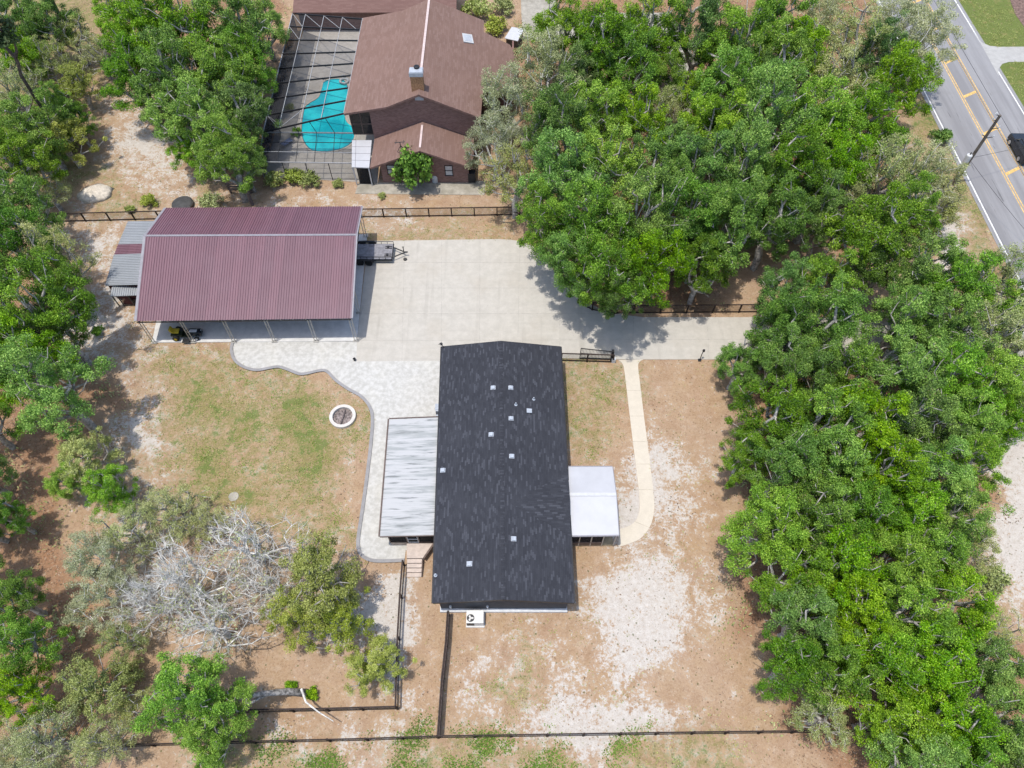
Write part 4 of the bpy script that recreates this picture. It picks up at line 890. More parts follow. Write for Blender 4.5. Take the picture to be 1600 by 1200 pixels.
for a in Ls[::2]+[E3, E3.lerp(K3, .25), E3.lerp(K3, .5), E3.lerp(K3, .75), K3]: beam(a, Vector((a.x, a.y, .05)), 'cage_beam' if a in (E3, K3) else 'cage_bronze', .07, .07, 'post')
for t in (.2, .4, .6, .8): p = E2.lerp(K2, t); beam(p, E2.lerp(HE0, t*.97), 'cage_bronze', .05, .05, 'stud')
for k in (0, 2, 4, 6): beam(Ls[k+1].lerp(Hs[k+1], .0), Ls[k].lerp(Hs[k], .2), 'cage_beam', .05, .05, 'brace') if k in (0, 6) else None
beam(E2.lerp(HE0, .2), E2.lerp(E1, .12).lerp(HE0.lerp(HE1, .12), .47), 'cage_beam', .05, .05, 'brace')
for f0, f1 in ((0, .2), (.2, .47), (.47, .73), (.73, .95)): beam(E1.lerp(HE1, f0), Ls[NR-1].lerp(Hs[NR-1], f1), 'cage_beam', .05, .05, 'brace')
for a in (E3, E2): beam(Vector((a.x, a.y, .9)), Vector((E3.x if a is E2 else K3.x, E3.y, .9)), 'cage_beam', .05, .05, 'chair_rail')
dn = Vector((0, 0, .08))
def pane4(pts, m, nm='screen'): return MB().add([Vector(p)-dn for p in pts], [tuple(range(len(pts)))]).build(nm, M[m], CG)
pane4([E2, E2.lerp(HE0, .2), E1.lerp(HE1, .2), E1], 'cage_screen_shade'); pane4([E2.lerp(HE0, .2), HE0, HE1, E1.lerp(HE1, .2)], 'cage_screen')
pane4([E3, E3.lerp(K3, .2), E2.lerp(K2, .2), E2], 'cage_screen_shade'); pane4([E3.lerp(K3, .2), K3, K2, E2.lerp(K2, .2)], 'cage_screen'); pane4([E2, K2, HE0], 'cage_screen')
g_ = lambda p: Vector((p.x, p.y, .13))
pane4([E1, E2, g_(E2), g_(E1)], 'cage_screen_shade'); pane4([E2, E3, g_(E3), g_(E2)], 'cage_screen_shade'); pane4([E3, K3, g_(K3), g_(E3)], 'cage_screen')
# things by the pool
p = G(538, 127.5, .1); o = MB()
for k in range(20):
    a, b = 2*math.pi*k/20, 2*math.pi*(k+1)/20; o.tube([(p.x+.5*math.cos(a), p.y+.5*math.sin(a), .17), (p.x+.5*math.cos(b), p.y+.5*math.sin(b), .17)], .16, 8, False)
o.tube([(p.x+.1, p.y+.5, .2), (p.x, p.y+.6, .6), (p.x-.25, p.y+.45, .7)], [.1, .08, .06], 8); o = o.build('pool_float', M['white'], smooth=True); tag(o, 'white inflatable ring float at far end of the turquoise pool', 'pool float')
lp = G(448.5, 222, .35); LC = thing('lounge_chair', 'blue and grey poolside lounge chair on deck inside screened cage', 'lounge chair', (lp.x, lp.y, .05), rz=.9)
MB().box((lp.x, lp.y, .38), (1.3, .62, .08)).build('seat', M['cloth'], LC, bevel=.02); MB().box((lp.x-.8, lp.y, .62), (.5, .6, .08), ry=.9).build('backrest', M['cloth'], LC, bevel=.02)
for sx in (-.55, .55):
    for sy in (-.26, .26): MB().box((lp.x+sx, lp.y+sy, .2), (.05, .05, .32)).build('leg', M['white'], LC)

# ---------------------------------------------------------------- utility pole, wires, car
pt = G(1563, 180, 9); PB = Vector((pt.x, pt.y, 0))
UP = thing('utility_pole', 'tall wooden utility pole with grey transformer at road edge', 'utility pole', PB)
MB().tube([PB, pt], [.19, .13], 10).build('pole', M['pole_wood'], UP)
def on_pole(py):
    lo, hi = 0, 9
    for _ in range(40):
        m = (lo+hi)/2
        if Pp(PB.x, PB.y, m)[1] > py: lo = m
        else: hi = m
    return lo
zt_ = on_pole(243)
MB().lathe((PB.x-.45, PB.y-.1, zt_-.75), [(.28, 0), (.30, .08), (.30, .85), (.27, .92), (.1, .98)], 16).box((PB.x-.2, PB.y-.05, zt_-.3), (.3, .1, .5)).build('transformer', M['offwhite'], UP, smooth=False)
MB().lathe((PB.x-.45, PB.y-.1, zt_+.1), [(.06, 0), (.09, .1), (.05, .2), (.09, .25), (.03, .4)], 8).build('bushing', M['dark_steel'], UP)
for py, sgn, ln in ((216, 1, .75), (202, 1, .7), (213, -1, .5), (189, -1, .45), (176, -1, .5)):
    z = on_pole(max(py, 181)); a = Vector((PB.x, PB.y, z)); b = a+rn*(ln*sgn)+Vector((0, 0, .15)); MB().bar(a, b, .05, .07).build('bracket', M['dark_steel'], UP)
    MB().lathe(b, [(.05, 0), (.09, .06), (.05, .12), (.08, .18), (.02, .28)], 8).build('insulator', M['offwhite'], UP)
def wire(a, b, sag, name, label):
    pts = [a.lerp(b, t)-Vector((0, 0, sag*4*t*(1-t))) for t in np.linspace(0, 1, 16).tolist()]
    o = MB().tube(pts, .018, 5).build(name, M['black_paint']); return tag(o, label, 'cable', 'wires from the utility pole')
p1 = Vector((PB.x, PB.y, zt_-.3)); z2 = on_pole(189)
wire(p1, p1+rn*40+rd*-14+Vector((0, 0, -1)), .6, 'service_wire', 'thin service wire crossing over the road from the pole towards the car')
wire(p1-Vector((0, 0, .3)), p1+rn*12+rd*26+Vector((0, 0, -4)), .9, 'service_wire', 'drooping service wire leaving the pole along the near road lane')
for c_, dz_, lab in ((.75, 0, 'near conductor strung along the road at the pole top'), (-.5, .15, 'outer conductor strung along the road above the tree line')):
    pp_ = Vector((PB.x, PB.y, z2+dz_))+rn*c_; wire(pp_-rd*45, pp_+rd*45, .0, 'power_line', lab)
wa, wb = G(1579, 222, .37), G(1597.5, 257, .37); cdir = (wb-wa).normalized(); csid = Vector((-cdir.y, cdir.x, 0)); csid = csid if csid.x > 0 else -csid
wb = wa+cdir*2.85
CAR = thing('parked_car', 'black sport utility car on the road at right picture edge', 'car', tuple((wa+wb)/2+csid*.8)[:2]+(0,))
ang = math.atan2(cdir.y, cdir.x); cc0 = (wa+wb)/2+csid*.82
def cpt(a, s_, z): v = cc0+cdir*a+csid*s_; return Vector((v.x, v.y, z))
def carloop(sections):
    """sections along the car: (a, half width, z0, z1)"""
    mb = MB(); n = len(sections)
    for a, hw, z0, z1, tw in sections: mb.v += [tuple(cpt(a, *q)) for q in ((-hw, z0), (-hw, (z0+z1)/2+.1), (-tw, z1), (tw, z1), (hw, (z0+z1)/2+.1), (hw, z0))]
    for i in range(n-1):
        for k in range(6): mb.f.append((i*6+k, i*6+(k+1) % 6, (i+1)*6+(k+1) % 6, (i+1)*6+k))
    mb.f.append(tuple(range(6))[::-1]); mb.f.append(tuple((n-1)*6+k for k in range(6))); return mb
carloop([(-2.35, .80, .45, .80, .70), (-2.25, .92, .35, .98, .82), (-.95, .94, .32, 1.08, .86), (2.2, .94, .32, 1.10, .86), (2.35, .86, .45, 1.0, .8)]).build('body', M['car_paint'], CAR, bevel=.04)
carloop([(-1.05, .84, 1.05, 1.10, .80), (-.45, .84, 1.05, 1.62, .66), (1.6, .84, 1.05, 1.64, .66), (2.2, .84, 1.05, 1.12, .78)]).build('window', M['car_glass'], CAR)
carloop([(-.42, .70, 1.60, 1.69, .62), (1.0, .72, 1.62, 1.72, .64), (1.65, .70, 1.60, 1.68, .62)]).build('roof', M['car_paint'], CAR, bevel=.02)
for a in (-1.43, 1.43):
    for s_ in (-.82, .82):
        p, q = cpt(a, s_-.12, .37), cpt(a, s_+.12, .37); wv = MB().tube([p, q], .38, 20).build('wheel', M['tyre'], CAR, bevel=.03)
        MB().tube([cpt(a, s_-.135, .37), cpt(a, s_+.135, .37)], .24, 14).build('rim', M['chrome'], wv)
for s_ in (-.62, .62): MB().box(cpt(-2.33, s_, .78), (.1, .3, .14), rz=ang).build('headlight', M['offwhite'], CAR)
for s_ in (-1.03, 1.03): MB().box(cpt(-.75, s_, 1.12), (.14, .2, .14), rz=ang).build('mirror', M['car_paint'], CAR)

# ---------------------------------------------------------------- small things in the yards
p = G(140, 508.5); o = MB().lathe((p.x, p.y, 0), [(.22, 0), (.24, .05), (.24, .95), (.20, 1.02), (.08, 1.05)], 18).build('well_tank', M['offwhite']); tag(o, 'white upright cylinder tank standing in leaf litter left of the grey sheds', 'tank')
p = G(150, 303); V_ = MB(); rr = random.Random(4)
pr = [(1.9, 0), (1.5, .28), (1.0, .5), (.5, .62), (.05, .66)]
V_.lathe((p.x, p.y, 0), pr, 22)
V_.v = [(p.x+(x-p.x)*(1+rr.uniform(-.12, .12)), p.y+(y-p.y)*.8*(1+rr.uniform(-.12, .12)), z*(1+rr.uniform(-.2, .2))) for x, y, z in V_.v]
tag(V_.build('sand_pile', M['sand'], smooth=True), 'pale sand pile in the clearing behind the back fence', 'sand pile')
p = G(377, 302); BN = thing('timber_rack', 'weathered timber rack under trees behind the burgundy carport', 'rack', (p.x, p.y, 0))
for sx in (-1.1, 1.1): MB().box((p.x+sx, p.y, .75), (.16, .16, 1.5)).build('post', M['old_wood'], BN)
for z in (.7, 1.05, 1.4): MB().box((p.x, p.y-.1, z), (2.5, .06, .22)).build('board', M['old_wood'], BN)
p = G(394.5, 320); o = MB().tube([(p.x, p.y, 0), (p.x, p.y+.05, 2.0)], .2, 8).build('timber_post', M['old_wood']); tag(o, 'thick weathered timber post standing next to the timber rack', 'post')
p = G(287, 322); o = MB().lathe((p.x, p.y, 0), [(1.1, 0), (1.15, .4), (1.0, .5), (.2, .55)], 14).build('stock_tank', M['dark_steel']); tag(o, 'dark round tub mostly hidden behind back edge of burgundy roof', 'tub')
p = G(365, 776); o = MB().lathe((p.x, p.y, 0), [(.42, 0), (.42, .04), (.36, .06)], 20).build('septic_lid', M['apron']); tag(o, 'small round concrete lid set in the grass above the dead trees', 'lid')
p = G(803, 60); PH = thing('pump_house', 'small pump box with slanted white lid beside the brown house', 'pump box', (p.x, p.y, 0))
q4 = [G(x, y, 1.2) for x, y in ((799.5, 42), (819, 45), (809, 64), (788.5, 59.5))]; MB().slab(q4, .08).build('lid', M['white'], PH)
cq = sum(q4, Vector())/4; MB().prism([((cq+(v-cq)*.85).x, (cq+(v-cq)*.85).y) for v in q4], 0, 1.1).build('box', M['dark_steel'], PH)
p = G(680, 284); o = MB().lathe((p.x, p.y, 0), [(.3, 0), (.36, .1), (.36, .8), (.2, 1.0)], 14).build('water_barrel', M['offwhite']); tag(o, 'white barrel standing by brick wall right of the round green bush', 'barrel')

# ---------------------------------------------------------------- trees
def grow(seed, Rr, Hh, z0, ntip, up=1.0, lump=.25, bare=8, clus=0):
    """branch tree through crown points: returns nodes, parents, radii, tips"""
    rg = np.random.default_rng(seed); ph = rg.uniform(0, 6.28, 6)
    def dome():
        th = rg.uniform(0, 6.283); r = math.sqrt(rg.uniform(0, 1))
        Ro = Rr*(1-lump+lump*(math.sin(2*th+ph[0])*.4+math.sin(3*th+ph[1])*.5+math.sin(5*th+ph[2])*.35))
        top = z0+(Hh-z0)*math.sqrt(max(0, 1-r*r*.92))*(1-.16*abs(math.sin(th*2+ph[3])*r)) + rg.normal()*.25
        lo = z0+(Hh-z0)*.10*(1-r); f = rg.uniform(0, 1)**.45
        return np.array([r*Ro*math.cos(th), r*Ro*math.sin(th), lo+(top-lo)*f])
    cen = []
    if clus:
        tries = 0
        while len(cen) < ntip//clus and tries < 4000:
            p = dome(); tries += 1
            if all(np.linalg.norm(p-q) > 1.15-.0002*tries for q in cen): cen.append(p)
    tips = []
    for c in cen:
        m_ = 1.0*rg.uniform(.7, 1.2)
        for k in range(clus): tips.append(c+rg.normal(size=3)*np.array([.52, .52, .30])*m_)
    tips = tips[:ntip]
    while len(tips) < ntip+bare: tips.append(dome())
    tips = np.array(tips)
    d2 = lambda p, q: np.linalg.norm(p-q, axis=-1)
    fork = np.array([rg.normal()*.15, rg.normal()*.15, z0*.75])
    nodes = [np.array([0, 0, -.1]), np.array([rg.normal()*.08, rg.normal()*.08, z0*.4]), fork]; par = [-1, 0, 1]; plen = [0, 0, 0]
    order = np.argsort(d2(tips, fork)); tipn = {}
    for i in order:
        t = tips[i]; N = np.array(nodes[2:]); L = np.array(plen[2:])
        dd = d2(N, t); away = d2(N, fork); cost = dd+.45*L; cost[away > d2(t, fork)+.2] += 50
        j = int(np.argmin(cost))+2; a = nodes[j]; D = np.linalg.norm(t-a); n = max(1, int(D/.9)); prev = j
        for k in range(1, n+1):
            f = k/n; p = a+(t-a)*f; p = p+rg.normal(size=3)*.12*(f < 1)*min(1, D); p[2] += math.sin(f*3.14)*.12*D*(-.5 if k == n else .6)
            nodes.append(p); par.append(prev); plen.append(plen[prev]+D/n); prev = len(nodes)-1
        tipn[int(i)] = prev
    cnt = np.zeros(len(nodes))
    for i, k in tipn.items(): cnt[k] += 1
    for k in range(len(nodes)-1, 0, -1): cnt[par[k]] += cnt[k]
    return np.array(nodes), np.array(par), cnt, tips[:ntip], tips[ntip:], rg
def tubes(nodes, par, rad, sides=4):
    k = np.arange(1, len(nodes)); a = nodes[par[k]]; b = nodes[k]; d = b-a; d /= np.linalg.norm(d, axis=1)[:, None]+1e-9
    ref = np.where(np.abs(d[:, 2:3]) > .9, np.array([[1., 0, 0]]), np.array([[0, 0, 1.]])); u = np.cross(d, ref); u /= np.linalg.norm(u, axis=1)[:, None]; v = np.cross(d, u)
    rb = rad[k]; ra = np.minimum(rad[par[k]], rb*1.35); V = []
    for s_ in range(sides):
        an = 2*math.pi*s_/sides; o = u*math.cos(an)+v*math.sin(an); V.append(a+o*ra[:, None]); V.append(b+o*rb[:, None])
    V = np.stack(V, 1); m = len(k); base = np.arange(m)[:, None]*(2*sides)
    F = np.concatenate([base+np.array([[2*s_, 2*((s_+1) % sides), 2*((s_+1) % sides)+1, 2*s_+1]]) for s_ in range(sides)], 0)
    return V.reshape(-1, 3), F
def leaves(centres, n, rc, size, rg, flat=.62, upb=.65, tintc=None):
    m = len(centres); c = np.repeat(centres, n, 0); N = len(c)
    sc = np.repeat(rg.uniform(.7, 1.25, m), n)[:, None]
    off = rg.normal(size=(N, 3)); off /= np.linalg.norm(off, axis=1)[:, None]; off *= (rg.uniform(0, 1, (N, 1))**.5)*rc*sc; off[:, 2] *= flat
    p = c+off; nr = rg.normal(size=(N, 3))*.85+off/rc*.6; nr[:, 2] += upb; nr /= np.linalg.norm(nr, axis=1)[:, None]
    t = np.cross(nr, rg.normal(size=(N, 3))); t /= np.linalg.norm(t, axis=1)[:, None]; b = np.cross(nr, t)
    L = (size*rg.uniform(.65, 1.3, (N, 1))); Wd = L*rg.uniform(.42, .7, (N, 1))
    V = np.stack([p-t*L*.5, p-b*Wd*.5+t*L*.08-nr*L*.06, p+t*L*.5, p+b*Wd*.5+t*L*.08-nr*L*.06], 1).reshape(-1, 3)
    F = np.arange(4*N).reshape(-1, 4)
    ct = np.repeat(rg.uniform(0, 1, m) if tintc is None else tintc, n); tint = np.clip(.08+.5*ct+rg.normal(size=N)*.2+.12, 0, 1)
    dry = np.repeat(rg.uniform(0, 1, m), n)*.55+rg.uniform(0, 1, N)*.47
    C = np.repeat(np.stack([tint, dry, tint*0, tint*0+1], 1), 4, 0)
    return V, F, C
BASE = {}
def tree_base(kind, seed, Rr, Hh, z0, ntip, nleaf, rc, size, leaf, bark, r0=.027, bare=8, lump=.25, flat=.62, sides=4, clus=0):
    nodes, par, cnt, tips, btips, rg = grow(seed, Rr, Hh, z0, ntip, lump=lump, bare=bare, clus=clus)
    V, F = tubes(nodes, par, r0*np.sqrt(np.maximum(cnt, .35)), sides); tm = npmesh('trunk', V, F, [M[bark]], smooth=True)
    cm = None
    if nleaf:
        V, F, C = leaves(tips, nleaf, rc, size, rg, flat); cm = npmesh('crown', V, F, [M[leaf]], col=C)
    BASE.setdefault(kind, []).append((tm, cm))
for sd in (1, 2, 3, 4, 5, 6): tree_base('b', sd, 3.6, 9.0, 3.0, 144, 250, .50, .128, 'leaf_b', 'bark', bare=40, flat=.8, lump=.28, clus=6)
for sd in (11, 12, 13): tree_base('d', sd, 3.6, 9.2, 3.0, 144, 240, .50, .128, 'leaf_d', 'bark', bare=44, flat=.8, lump=.28, clus=6)
for sd in (21, 22, 23): tree_base('o', sd, 3.4, 7.4, 2.4, 120, 115, .50, .115, 'leaf_o', 'bark', bare=60, flat=.72, clus=6)
for sd in (31, 32): tree_base('s', sd, 3.4, 7.4, 2.2, 120, 165, .50, .115, 'leaf_g', 'bark_pale', bare=50, r0=.017, clus=6)
for sd in (41, 42): tree_base('y', sd, 3.0, 6.8, 2.2, 108, 190, .46, .125, 'leaf_y', 'bark', bare=30, flat=.75, clus=6)
for sd in (61, 62): tree_base('n', sd, 2.2, 19.0, 12.5, 34, 150, .80, .34, 'leaf_p', 'bark_dark', bare=6, r0=.035, flat=.5)
def dead_base(seed, Rr, Hh):
    nodes, par, cnt, tips, btips, rg = grow(seed, Rr, Hh, 1.2, 112, bare=120, lump=.4)
    rad = .0145*np.sqrt(np.maximum(cnt, .25)); V, F = tubes(nodes, par, rad, 4)
    # fine twig sprays at every tip
    T = np.concatenate([tips, btips]); n = 6; c = np.repeat(T, n, 0); d = rg.normal(size=(len(c), 3))+np.repeat(T/np.linalg.norm(T, axis=1)[:, None], n, 0)*1.1+np.array([0, 0, .3]); d /= np.linalg.norm(d, axis=1)[:, None]
    L = rg.uniform(.25, .85, (len(c), 1)); u = np.cross(d, rg.normal(size=d.shape)); u /= np.linalg.norm(u, axis=1)[:, None]; w = np.cross(d, u); r_ = .011
    tv = np.stack([c+u*r_, c-u*r_*.5+w*r_*.87, c-u*r_*.5-w*r_*.87, c+d*L+u*.003, c+d*L-u*.002+w*.003, c+d*L-u*.002-w*.003], 1).reshape(-1, 3)
    b = np.arange(len(c))[:, None]*6; tf = np.concatenate([b+np.array([[0, 1, 4, 3]]), b+np.array([[1, 2, 5, 4]]), b+np.array([[2, 0, 3, 5]])], 0)
    F = np.concatenate([F, tf+len(V)], 0); V = np.concatenate([V, tv], 0)
    tm = npmesh('trunk', V, F, [M['bark_pale']])
    V2, F2, C2 = leaves(tips[::5], 26, .45, .15, rg); cm = npmesh('crown', V2, F2, [M['leaf_g']], col=C2); BASE.setdefault('g', []).append((tm, cm))
dead_base(51, 3.8, 5.2); dead_base(52, 3.7, 4.8); dead_base(53, 3.8, 5.0)
RC = {'b': 3.4, 'd': 3.4, 'o': 3.3, 's': 3.3, 'y': 3.0, 'n': 2.2, 'g': 3.5}; ZC = {'b': 6.4, 'd': 6.5, 'o': 5.4, 's': 5.0, 'y': 4.9, 'n': 16, 'g': 3.2}
TN = {'b': ('bright green oak', 'oak_tree'), 'd': ('dark green oak', 'oak_tree'), 'o': ('olive green oak', 'oak_tree'), 's': ('sparse grey green tree', 'scrub_tree'), 'y': ('yellow green young oak', 'oak_tree'), 'n': ('tall thin pine', 'pine_tree'), 'g': ('bare silver grey dead tree', 'dead_tree')}
ORD = ['leftmost', 'second', 'third', 'fourth', 'fifth', 'sixth', 'seventh', 'eighth', 'ninth', 'tenth', 'eleventh', 'twelfth', 'thirteenth']+[w+'th' for w in 'fourteen fifteen sixteen seventeen eighteen nineteen'.split()]
trng = random.Random(77); tcount = {}
def place_tree(kind, px, py, r_px, label, group, name=None, cat='tree', base_px=None, tall=1.0):
    i = tcount.get(kind, 0); tcount[kind] = i+1; tm, cm = BASE[kind][i % len(BASE[kind])]
    sc = 1.0
    for _ in range(4):
        z = ZC[kind]*(sc if kind != 'n' else 1)*tall; p = G(px, py, z); depth = p.y*_c-(z-CAMH)*_s; rm = r_px*depth/FPX; sc = rm/RC[kind]
        sc = max(sc, .3)
    zs = sc*tall*(trng.uniform(.94, 1.12) if sc > .6 and tall == 1 else 1.0)
    if kind == 'n': zs = 1.0
    root = thing(name or TN[kind][1], label, cat, (p.x, p.y, 0), group); root.rotation_euler.z = trng.uniform(0, 6.28)
    if base_px is not None:
        b_ = G(*base_px); root.location = b_
        if kind != 'n':                     # leaning stem: tilt the tree from its base towards the crown
            d_ = Vector((p.x-b_.x, p.y-b_.y, p.z)); root.rotation_euler = Vector((0, 0, 1)).rotation_difference(d_.normalized()).to_euler()
    spin = trng.uniform(0, 6.28) if base_px is not None else 0.0
    for nm, me in (('trunk', tm), ('crown', cm)):
        if me is None: continue
        o = link(bpy.data.objects.new(nm, me)); o.parent = root; o.scale = (sc, sc, zs); o.rotation_euler.z = spin
    return root
ROWS = [
 ('the top edge row right of the brown house', 'trees north of the driveway', [('b', 880, 28, 46), ('b', 945, 45, 55), ('b', 1015, 25, 50), ('d', 1100, 22, 50), ('b', 1165, 55, 58), ('b', 1215, 18, 52), ('s', 1290, 25, 46), ('o', 1345, 45, 52)]),
 ('the second row right of the brown roof', 'trees north of the driveway', [('s', 790, 150, 46), ('s', 855, 100, 58), ('b', 985, 88, 48), ('b', 1140, 120, 55), ('d', 1215, 95, 55), ('o', 1320, 120, 52), ('b', 1412, 108, 52), ('s', 1450, 60, 48)]),
 ('the crowns tucked between the upper rows', 'trees north of the driveway', [('d', 900, 115, 40), ('o', 1045, 160, 36), ('b', 1165, 105, 44), ('b', 1260, 70, 48), ('d', 1375, 70, 40), ('s', 1415, 25, 46), ('b', 1050, 290, 44), ('d', 1200, 290, 44), ('b', 1280, 300, 44), ('d', 1095, 370, 42), ('d', 1040, 118, 34), ('b', 1100, 140, 38), ('b', 1060, 212, 36), ('d', 925, 95, 40), ('b', 1010, 62, 34), ('b', 1130, 75, 36), ('o', 1320, 300, 40), ('d', 1290, 345, 34)]),
 ('the shade trees along the far left edge', 'trees on the left edge', [('b', -55, 640, 44), ('d', -62, 720, 42), ('b', -66, 800, 44), ('d', -66, 880, 42), ('d', -45, 420, 50), ('b', -40, 500, 50)]),
 ('the middle row of woods behind the driveway', 'trees north of the driveway', [('s', 770, 215, 42), ('d', 865, 185, 55), ('b', 930, 165, 52), ('b', 1000, 180, 50), ('b', 1125, 180, 52), ('b', 1205, 170, 66), ('b', 1285, 175, 58), ('b', 1360, 175, 52)]),
 ('the row level with the brick windows', 'trees north of the driveway', [('o', 805, 265, 46), ('b', 885, 255, 60), ('b', 955, 245, 55), ('d', 1025, 255, 48), ('b', 1100, 245, 56), ('b', 1170, 255, 58), ('d', 1245, 255, 58), ('b', 1320, 245, 50), ('o', 1395, 250, 58), ('s', 1445, 270, 50), ('o', 1478, 296, 40)]),
 ('the row just above the driveway bend', 'trees north of the driveway', [('b', 850, 335, 50, 1.55, (868, 392)), ('b', 925, 335, 58, 1.4), ('b', 1000, 320, 58, 1.35), ('b', 1070, 325, 58), ('d', 1140, 335, 60), ('d', 1215, 330, 52), ('d', 1370, 350, 62), ('b', 1425, 315, 42)]),
 ('the row overhanging the driveway fence', 'trees north of the driveway', [('b', 885, 395, 46, 1.85, (905, 432)), ('b', 945, 410, 56, 1.85, (957, 455)), ('b', 1018, 398, 52, 1.5, (1015, 468)), ('d', 1100, 405, 42), ('b', 968, 448, 36, 2.2, (988, 474))]),
 ('the right hand row nearest the road', 'trees of the right hand woods', [('d', 1230, 440, 42), ('b', 1300, 425, 48), ('d', 1375, 410, 46), ('b', 1445, 415, 54), ('b', 1505, 430, 56), ('o', 1570, 425, 50)]),
 ('the second row below the road', 'trees of the right hand woods', [('d', 1225, 500, 52), ('d', 1295, 490, 58), ('b', 1425, 490, 56), ('b', 1490, 505, 58), ('o', 1560, 505, 60), ('b', 1600, 470, 50)]),
 ('the row where the driveway vanishes into woods', 'trees of the right hand woods', [('b', 1160, 562, 34), ('d', 1222, 545, 46), ('d', 1265, 580, 50), ('b', 1325, 570, 52), ('b', 1425, 570, 62), ('b', 1495, 580, 60), ('b', 1570, 590, 56), ('o', 1615, 550, 45)]),
 ('the right hand row beside the roof vents', 'trees of the right hand woods', [('d', 1210, 640, 55), ('b', 1285, 650, 62), ('b', 1365, 645, 62), ('b', 1440, 655, 60), ('b', 1510, 650, 52), ('b', 1565, 650, 42), ('o', 1605, 640, 34)]),
 ('the right hand row beside the straight path', 'trees of the right hand woods', [('d', 1170, 705, 40), ('d', 1235, 720, 55), ('b', 1310, 725, 62), ('b', 1390, 720, 62), ('b', 1465, 725, 58), ('b', 1525, 720, 45)]),
 ('the right hand row beside the white porch', 'trees of the right hand woods', [('b', 1205, 815, 60), ('b', 1280, 810, 60), ('d', 1350, 800, 56), ('b', 1420, 795, 58), ('b', 1500, 790, 54)]),
 ('the right hand row below the path curve', 'trees of the right hand woods', [('b', 1245, 885, 58), ('b', 1320, 880, 62), ('b', 1400, 875, 60), ('b', 1470, 860, 52), ('o', 1535, 845, 40)]),
 ('the right hand row beside the house gable', 'trees of the right hand woods', [('d', 1265, 960, 56), ('b', 1340, 955, 62), ('b', 1420, 950, 64), ('b', 1500, 940, 58), ('o', 1565, 985, 40)]),
 ('the right hand row above the bottom fence', 'trees of the right hand woods', [('d', 1245, 1035, 50), ('d', 1305, 1040, 58), ('b', 1385, 1030, 62), ('b', 1465, 1030, 64), ('b', 1545, 1035, 56)]),
 ('the bottom rows of right hand woods', 'trees of the right hand woods', [('o', 1295, 1115, 46), ('b', 1400, 1115, 62), ('b', 1475, 1115, 64), ('b', 1560, 1115, 60), ('b', 1440, 1185, 58), ('b', 1520, 1190, 58), ('b', 1590, 1180, 50)]),
 ('the clump left of the pool cage', 'trees behind the back fence', [('b', 215, 40, 52), ('b', 290, 35, 58), ('d', 365, 35, 52), ('b', 205, 105, 46), ('b', 270, 105, 55), ('b', 340, 100, 52), ('d', 382, 85, 40), ('b', 300, 170, 52), ('d', 370, 165, 44), ('d', 350, 235, 46), ('d', 368, 215, 34), ('b', 295, 225, 30), ('b', 180, 15, 36), ('b', 408, 28, 32), ('d', 388, 135, 28), ('d', 378, 250, 28), ('b', 245, 155, 30)]),
 ('the scattered trees in the top left corner', 'trees behind the back fence', [('b', 15, 75, 40), ('d', 60, 20, 40), ('o', 20, 130, 40), ('d', 45, 180, 46), ('y', 90, 205, 36), ('d', 15, 240, 48), ('d', 25, 310, 50), ('o', 105, 40, 34), ('o', 75, 95, 30), ('y', 115, 120, 30), ('o', 65, 285, 30), ('o', 145, 70, 30), ('d', 30, 35, 34), ('b', 85, 160, 28), ('d', 115, 185, 24), ('b', 10, 190, 34), ('d', 60, 240, 28)]),
 ('the column of trees down the left picture edge', 'trees on the left edge', [('d', 25, 370, 46), ('o', 70, 395, 46), ('d', 85, 425, 36), ('b', 40, 470, 60), ('d', 85, 505, 38), ('b', 20, 545, 55), ('b', 62, 588, 60), ('d', 5, 800, 30), ('b', 10, 930, 38), ('b', 25, 1000, 44), ('b', 18, 1080, 42)]),
 ('the trees between lawn and left edge', 'trees in the lower left yard', [('y', 125, 710, 46), ('b', 165, 755, 40), ('b', 100, 745, 32), ('o', 265, 790, 50), ('o', 200, 825, 46), ('s', 150, 870, 50), ('o', 320, 815, 36), ('s', 155, 930, 52), ('o', 185, 995, 38)]),
 ('the bare group in lower left yard', 'dead trees in the lower left yard', [('g', 285, 905, 98), ('g', 385, 850, 92), ('g', 330, 975, 84), ('g', 235, 935, 74), ('g', 420, 915, 70)]),
 ('the trees beside the fence corner at lower left', 'trees in the lower left yard', [('y', 500, 895, 66), ('y', 462, 960, 48), ('y', 530, 965, 50), ('y', 583, 1035, 44)]),
 ('the trees along the bottom left corner', 'trees in the lower left yard', [('y', 145, 1070, 56), ('o', 220, 1105, 40), ('b', 290, 1085, 66), ('b', 330, 1130, 56), ('o', 60, 1155, 62), ('o', 155, 1160, 50), ('s', 15, 1180, 40), ('b', 325, 1185, 24)]),
]
for phrase, grp, row in ROWS:
    for i, (k, x, y, r_, *ex) in enumerate(row):
        n_ = sum(1 for q in row); w_ = 'rightmost' if i == n_-1 and n_ > 2 else ORD[i]
        r_ = r_*(1.17 if 'north' in grp else 1.16 if 'right hand' in grp else 1.2 if 'left edge' in grp or 'behind' in grp else 1.06)
        place_tree(k, x, y, r_, f"{TN[k][0]}, {w_} of {phrase}", grp, base_px=ex[1] if len(ex) > 1 else None, tall=ex[0] if ex else 1.15 if 'right hand' in grp or 'north' in grp else 1.3 if 'left edge' in grp else 1.0)
for (px, py, lab) in ((128, 84, 'tall dark pine trunk beside the sunny clearing in the top left corner'), (50, 46, 'tall dark pine trunk left of the other pine near the top left corner'), (106, 230, 'tall thin pine standing at the left side of the sandy clearing')):
    place_tree('n', px, py, 40, lab, 'pines in the top left corner', base_px=(px, py))
